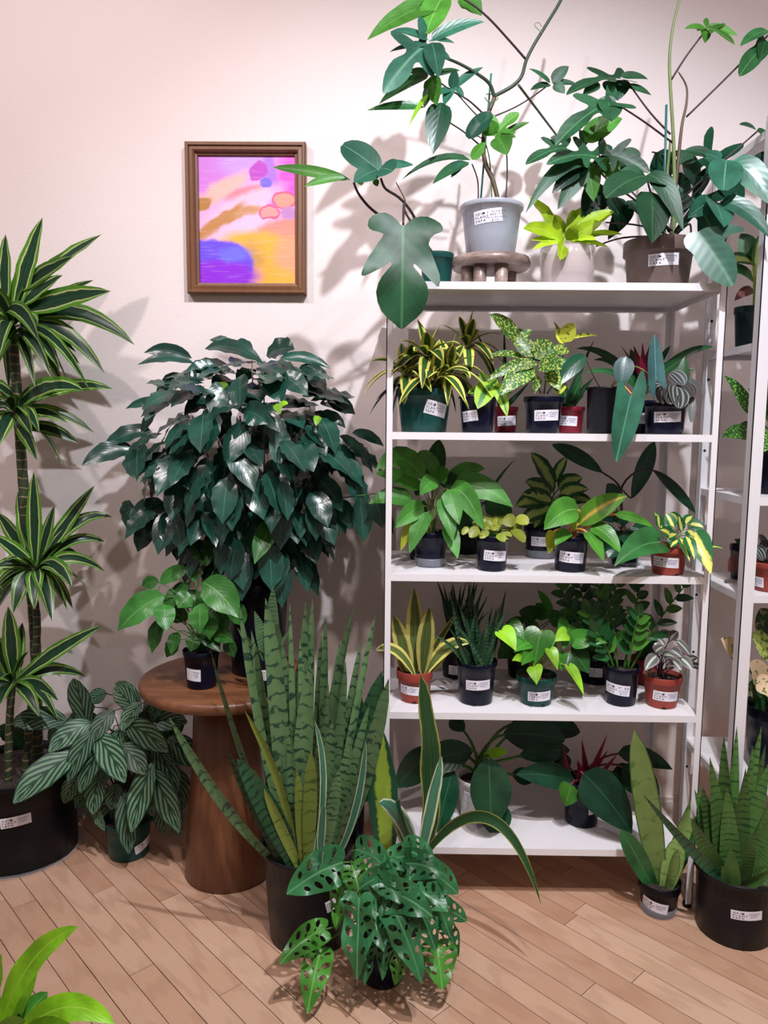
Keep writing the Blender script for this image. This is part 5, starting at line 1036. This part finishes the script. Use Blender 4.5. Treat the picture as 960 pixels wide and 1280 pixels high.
P = plant('potted_zz_plant', 'zz plant with dark waxy leaflets at the back of the fourth shelf', 744, 857, 822, 46, 38, z, 'navy', group=G4)
sticker(P, 745, 841, 16, 12, 0, pen=False)
for i, q in enumerate([(740, 822, 700, 735, .0), (742, 822, 722, 722, .03), (746, 822, 748, 722, .02), (748, 822, 772, 728, .04), (742, 822, 712, 760, -.04)]): zz(P, *q, 11, .05, .020, ['zz', 'zz', 'zz_l'], 0, i+1)
P = plant('potted_zz_plant', 'zz plant in a labelled navy pot at the front of the fourth shelf', 776, 884, 838, 46, 38, z, 'navy', group=G4, lip=.12)
sticker(P, 771, 862, 31, 14, -5, 'zz')
for i, q in enumerate([(784, 840, 798, 770, -.04), (788, 838, 854, 735, .02), (762, 838, 735, 765, -.02), (772, 838, 760, 745, .03), (780, 838, 800, 735, .04), (768, 838, 745, 790, -.05)]): zz(P, *q, 10, .048, .021, ['zz', 'zz_l', 'zz'], 0, i+20)
P = plant('potted_foliage_plant', 'small wine-red pot wedged behind the two zz plants', 804, 857, 826, 34, 28, z, 'wine', group=G4)
leaves(P, [(800, 826, 806, 795, 14, 0, 0), (806, 826, 820, 800, 12, 0, 0)], 'zz', 'ovate')
P = plant('potted_tradescantia', 'purple and silver striped plant in a terracotta pot on the fourth shelf', 827, 887, 850, 49, 38, z, 'terra', group=G4, lip=.22)
sticker(P, 833, 871, 31, 13, -2); notch(P, 824)
leaves(P, [(822, 820, 806, 838, 15, -.04, -.07), (824, 812, 818, 804, 13, -.03, -.02), (838, 812, 852, 822, 15, -.02, -.05), (850, 822, 866, 838, 13, -.03, -.07), (836, 800, 848, 790, 12, .03, .05), (845, 800, 864, 822, 10, .02, .0), (826, 796, 840, 792, 12, .03, .05), (828, 818, 844, 822, 14, -.05, -.08), (852, 830, 872, 822, 11, -.02, -.01), (818, 815, 830, 808, 12, -.04, -.05), (840, 825, 852, 838, 12, -.05, -.08), (812, 830, 808, 842, 12, -.04, -.06), (862, 832, 882, 838, 9, -.01, 0), (830, 808, 822, 798, 10, 0, .02)], 'trad', 'ovate', pr=.0013, pm='purple', nv=6)

# ================================================================ bottom shelf
z = Z[5]; G5 = 'potted plants on the bottom shelf'
P = plant('potted_philodendron', 'large glossy-leaved philodendron in a white pot on the bottom shelf', 598, 1032, 982, 56, 46, z, 'white', group=G5, lip=.1)
sticker(P, 587, 996, 16, 12, -4)
leaves(P, [(543, 936, 496, 984, 40, .02, -.04), (590, 938, 530, 957, 36, -.02, -.06), (580, 914, 562, 900, 20, .05, .08), (611, 948, 614, 1033, 52, -.07, -.14, {'m': 'philo'}), (618, 1000, 622, 1046, 36, -.05, -.09), (566, 962, 547, 1040, 30, -.05, -.1), (630, 918, 706, 925, 42, .05, .04), (640, 905, 712, 904, 30, .08, .1), (650, 945, 712, 938, 26, .03, .04), (640, 968, 668, 975, 20, .02, .02), (604, 945, 634, 940, 12, -.02, -.05, {'m': 'lime_b'}), (668, 905, 725, 915, 30, .1, .12)], 'philo_dark', 'ell', pr=.0042, pm='green', arch=.06, fold=.12)
P = plant('potted_philodendron', 'dark philodendron with upright crimson stems in a black pot on the bottom shelf', 727, 1036, 984, 50, 42, z, 'navy', group=G5, lip=.1)
sticker(P, 744, 1011, 13, 12, 6, pen=False)
leaves(P, [(718, 976, 645, 968, 30, -.03, -.07, {'a': .06}), (728, 966, 790, 1042, 50, -.06, -.15), (714, 980, 707, 1008, 28, -.04, -.08, {'m': 'philo_light'}), (772, 942, 841, 962, 23, .03, .05, {'a': .1}), (778, 958, 824, 1002, 38, .03, .02), (765, 965, 790, 985, 36, .04, .02), (712, 960, 690, 945, 20, .05, .08)], 'philo_dark', 'ovate', pr=.0032, pm='red', arch=.08, fold=.12)
leaves(P, [(732, 968, 727, 924, 8, 0, .0), (736, 968, 759, 918, 8, 0, .02), (738, 970, 760, 938, 7, -.02, -.03), (742, 975, 772, 942, 8, -.02, 0), (708, 965, 704, 930, 6, .03, .04), (730, 972, 722, 950, 12, -.02, -.02)], 'red', 'spike', pet=False, arch=0, fold=.7)

# ================================================================ right-hand shelving unit
GR = 'potted plants on the right shelving unit'
P = plant('potted_dumb_cane', 'variegated dumb cane in a dark green pot high on the right shelving unit', 936, 432, 381, 36, 28, RZ[1], 'dkgreen', y=2.16, group=GR, lip=.16)
stem(P, [(944, 384, 0), (944, 350, 0), (942, 320, 0)], .007, .005, 'lime')
leaves(P, [(942, 330, 926, 292, 22, 0, .03, {'m': 'peace_d'}), (944, 330, 906, 328, 20, 0, -.05), (942, 350, 905, 338, 24, -.02, -.07, {'m': 'peace_d'}), (942, 362, 918, 376, 12, -.02, -.05, {'m': 'redleaf'}), (945, 335, 952, 290, 22, 0, -.02), (944, 330, 940, 300, 20, .03, .05), (948, 335, 985, 320, 22, 0, -.03), (946, 345, 980, 350, 22, -.02, -.05)], 'dieff', 'ovate', pet=False)
P = plant('potted_dumb_cane', 'green-speckled plant in a navy pot behind the thick white post', 968, 618, 540, 62, 50, RZ[2], 'navy', y=2.12, group=GR)
leaves(P, [(940, 520, 905, 470, 15, 0, -.02), (944, 545, 903, 547, 22, -.02, -.06), (955, 510, 935, 486, 16, .02, .03), (965, 530, 955, 470, 22, 0, 0), (975, 530, 1000, 480, 24, 0, 0), (960, 540, 955, 565, 24, -.06, -.12), (970, 535, 1010, 530, 26, -.03, -.06), (950, 540, 925, 530, 12, .02, .02)], 'green_speck', 'ovate', pr=.0025)
P = plant('potted_foliage_plant', 'small navy pot with a dark red leaf at the back of the right shelving unit', 930, 728, 684, 36, 30, RZ[3], 'navy', y=2.19, group=GR)
leaves(P, [(926, 700, 910, 715, 20, -.06, -.1, {'m': 'redleaf'}), (924, 684, 935, 670, 10, 0, 0), (928, 684, 918, 674, 7, 0, 0), (930, 684, 945, 678, 12, 0, -.02)], 'strap', 'ovate', pr=.001)
P = plant('potted_fittonia', 'white-veined small plant in a terracotta pot behind the thick white post', 965, 742, 706, 58, 46, RZ[3], 'terra', y=2.04, group=GR, lip=.2)
sticker(P, 949, 727, 12, 13, -2)
leaves(P, [(955, 700, 945, 684, 16, 0, 0), (960, 695, 955, 675, 14, .02, .03), (962, 700, 972, 685, 18, -.02, -.03), (958, 690, 950, 668, 12, .03, .05), (970, 702, 990, 692, 16, 0, 0)], 'pepe', 'round', pr=.0012, pm='brown')
P = plant('potted_aglaonema', 'pink and cream leaved aglaonema in a navy pot low on the right shelving unit', 968, 978, 895, 78, 62, RZ[4], 'navy', y=2.08, group=GR, fill=.86)
leaves(P, [(930, 830, 901, 798, 24, .03, .02), (960, 820, 939, 792, 26, -.02, -.05, {'m': 'agla_g'}), (955, 855, 936, 830, 28, -.03, -.07), (945, 850, 972, 872, 22, -.06, -.12), (965, 830, 975, 800, 34, -.02, -.03, {'m': 'agla_g'}), (965, 800, 950, 760, 34, .06, .08, {'m': 'agla_d'}), (980, 810, 985, 755, 36, .06, .08, {'m': 'agla_d'}), (975, 845, 1005, 830, 30, -.02, -.03), (950, 850, 945, 880, 26, .04, .03, {'m': 'agla_d'}), (960, 845, 965, 875, 26, -.02, -.04, {'m': 'agla_g'})], 'agla', 'ovate', pr=.003, pm='green', fold=.14)
leaves(P, [(948, 905, 940, 850, 6, 0, 0), (952, 905, 955, 850, 6, -.02, -.02), (956, 905, 972, 860, 6, 0, 0)], 'strap', 'strap', pet=False)

for o in bpy.data.objects:
    if 'label' in o and len(o['label'].split()) > 16: print('LONG', o['label'])
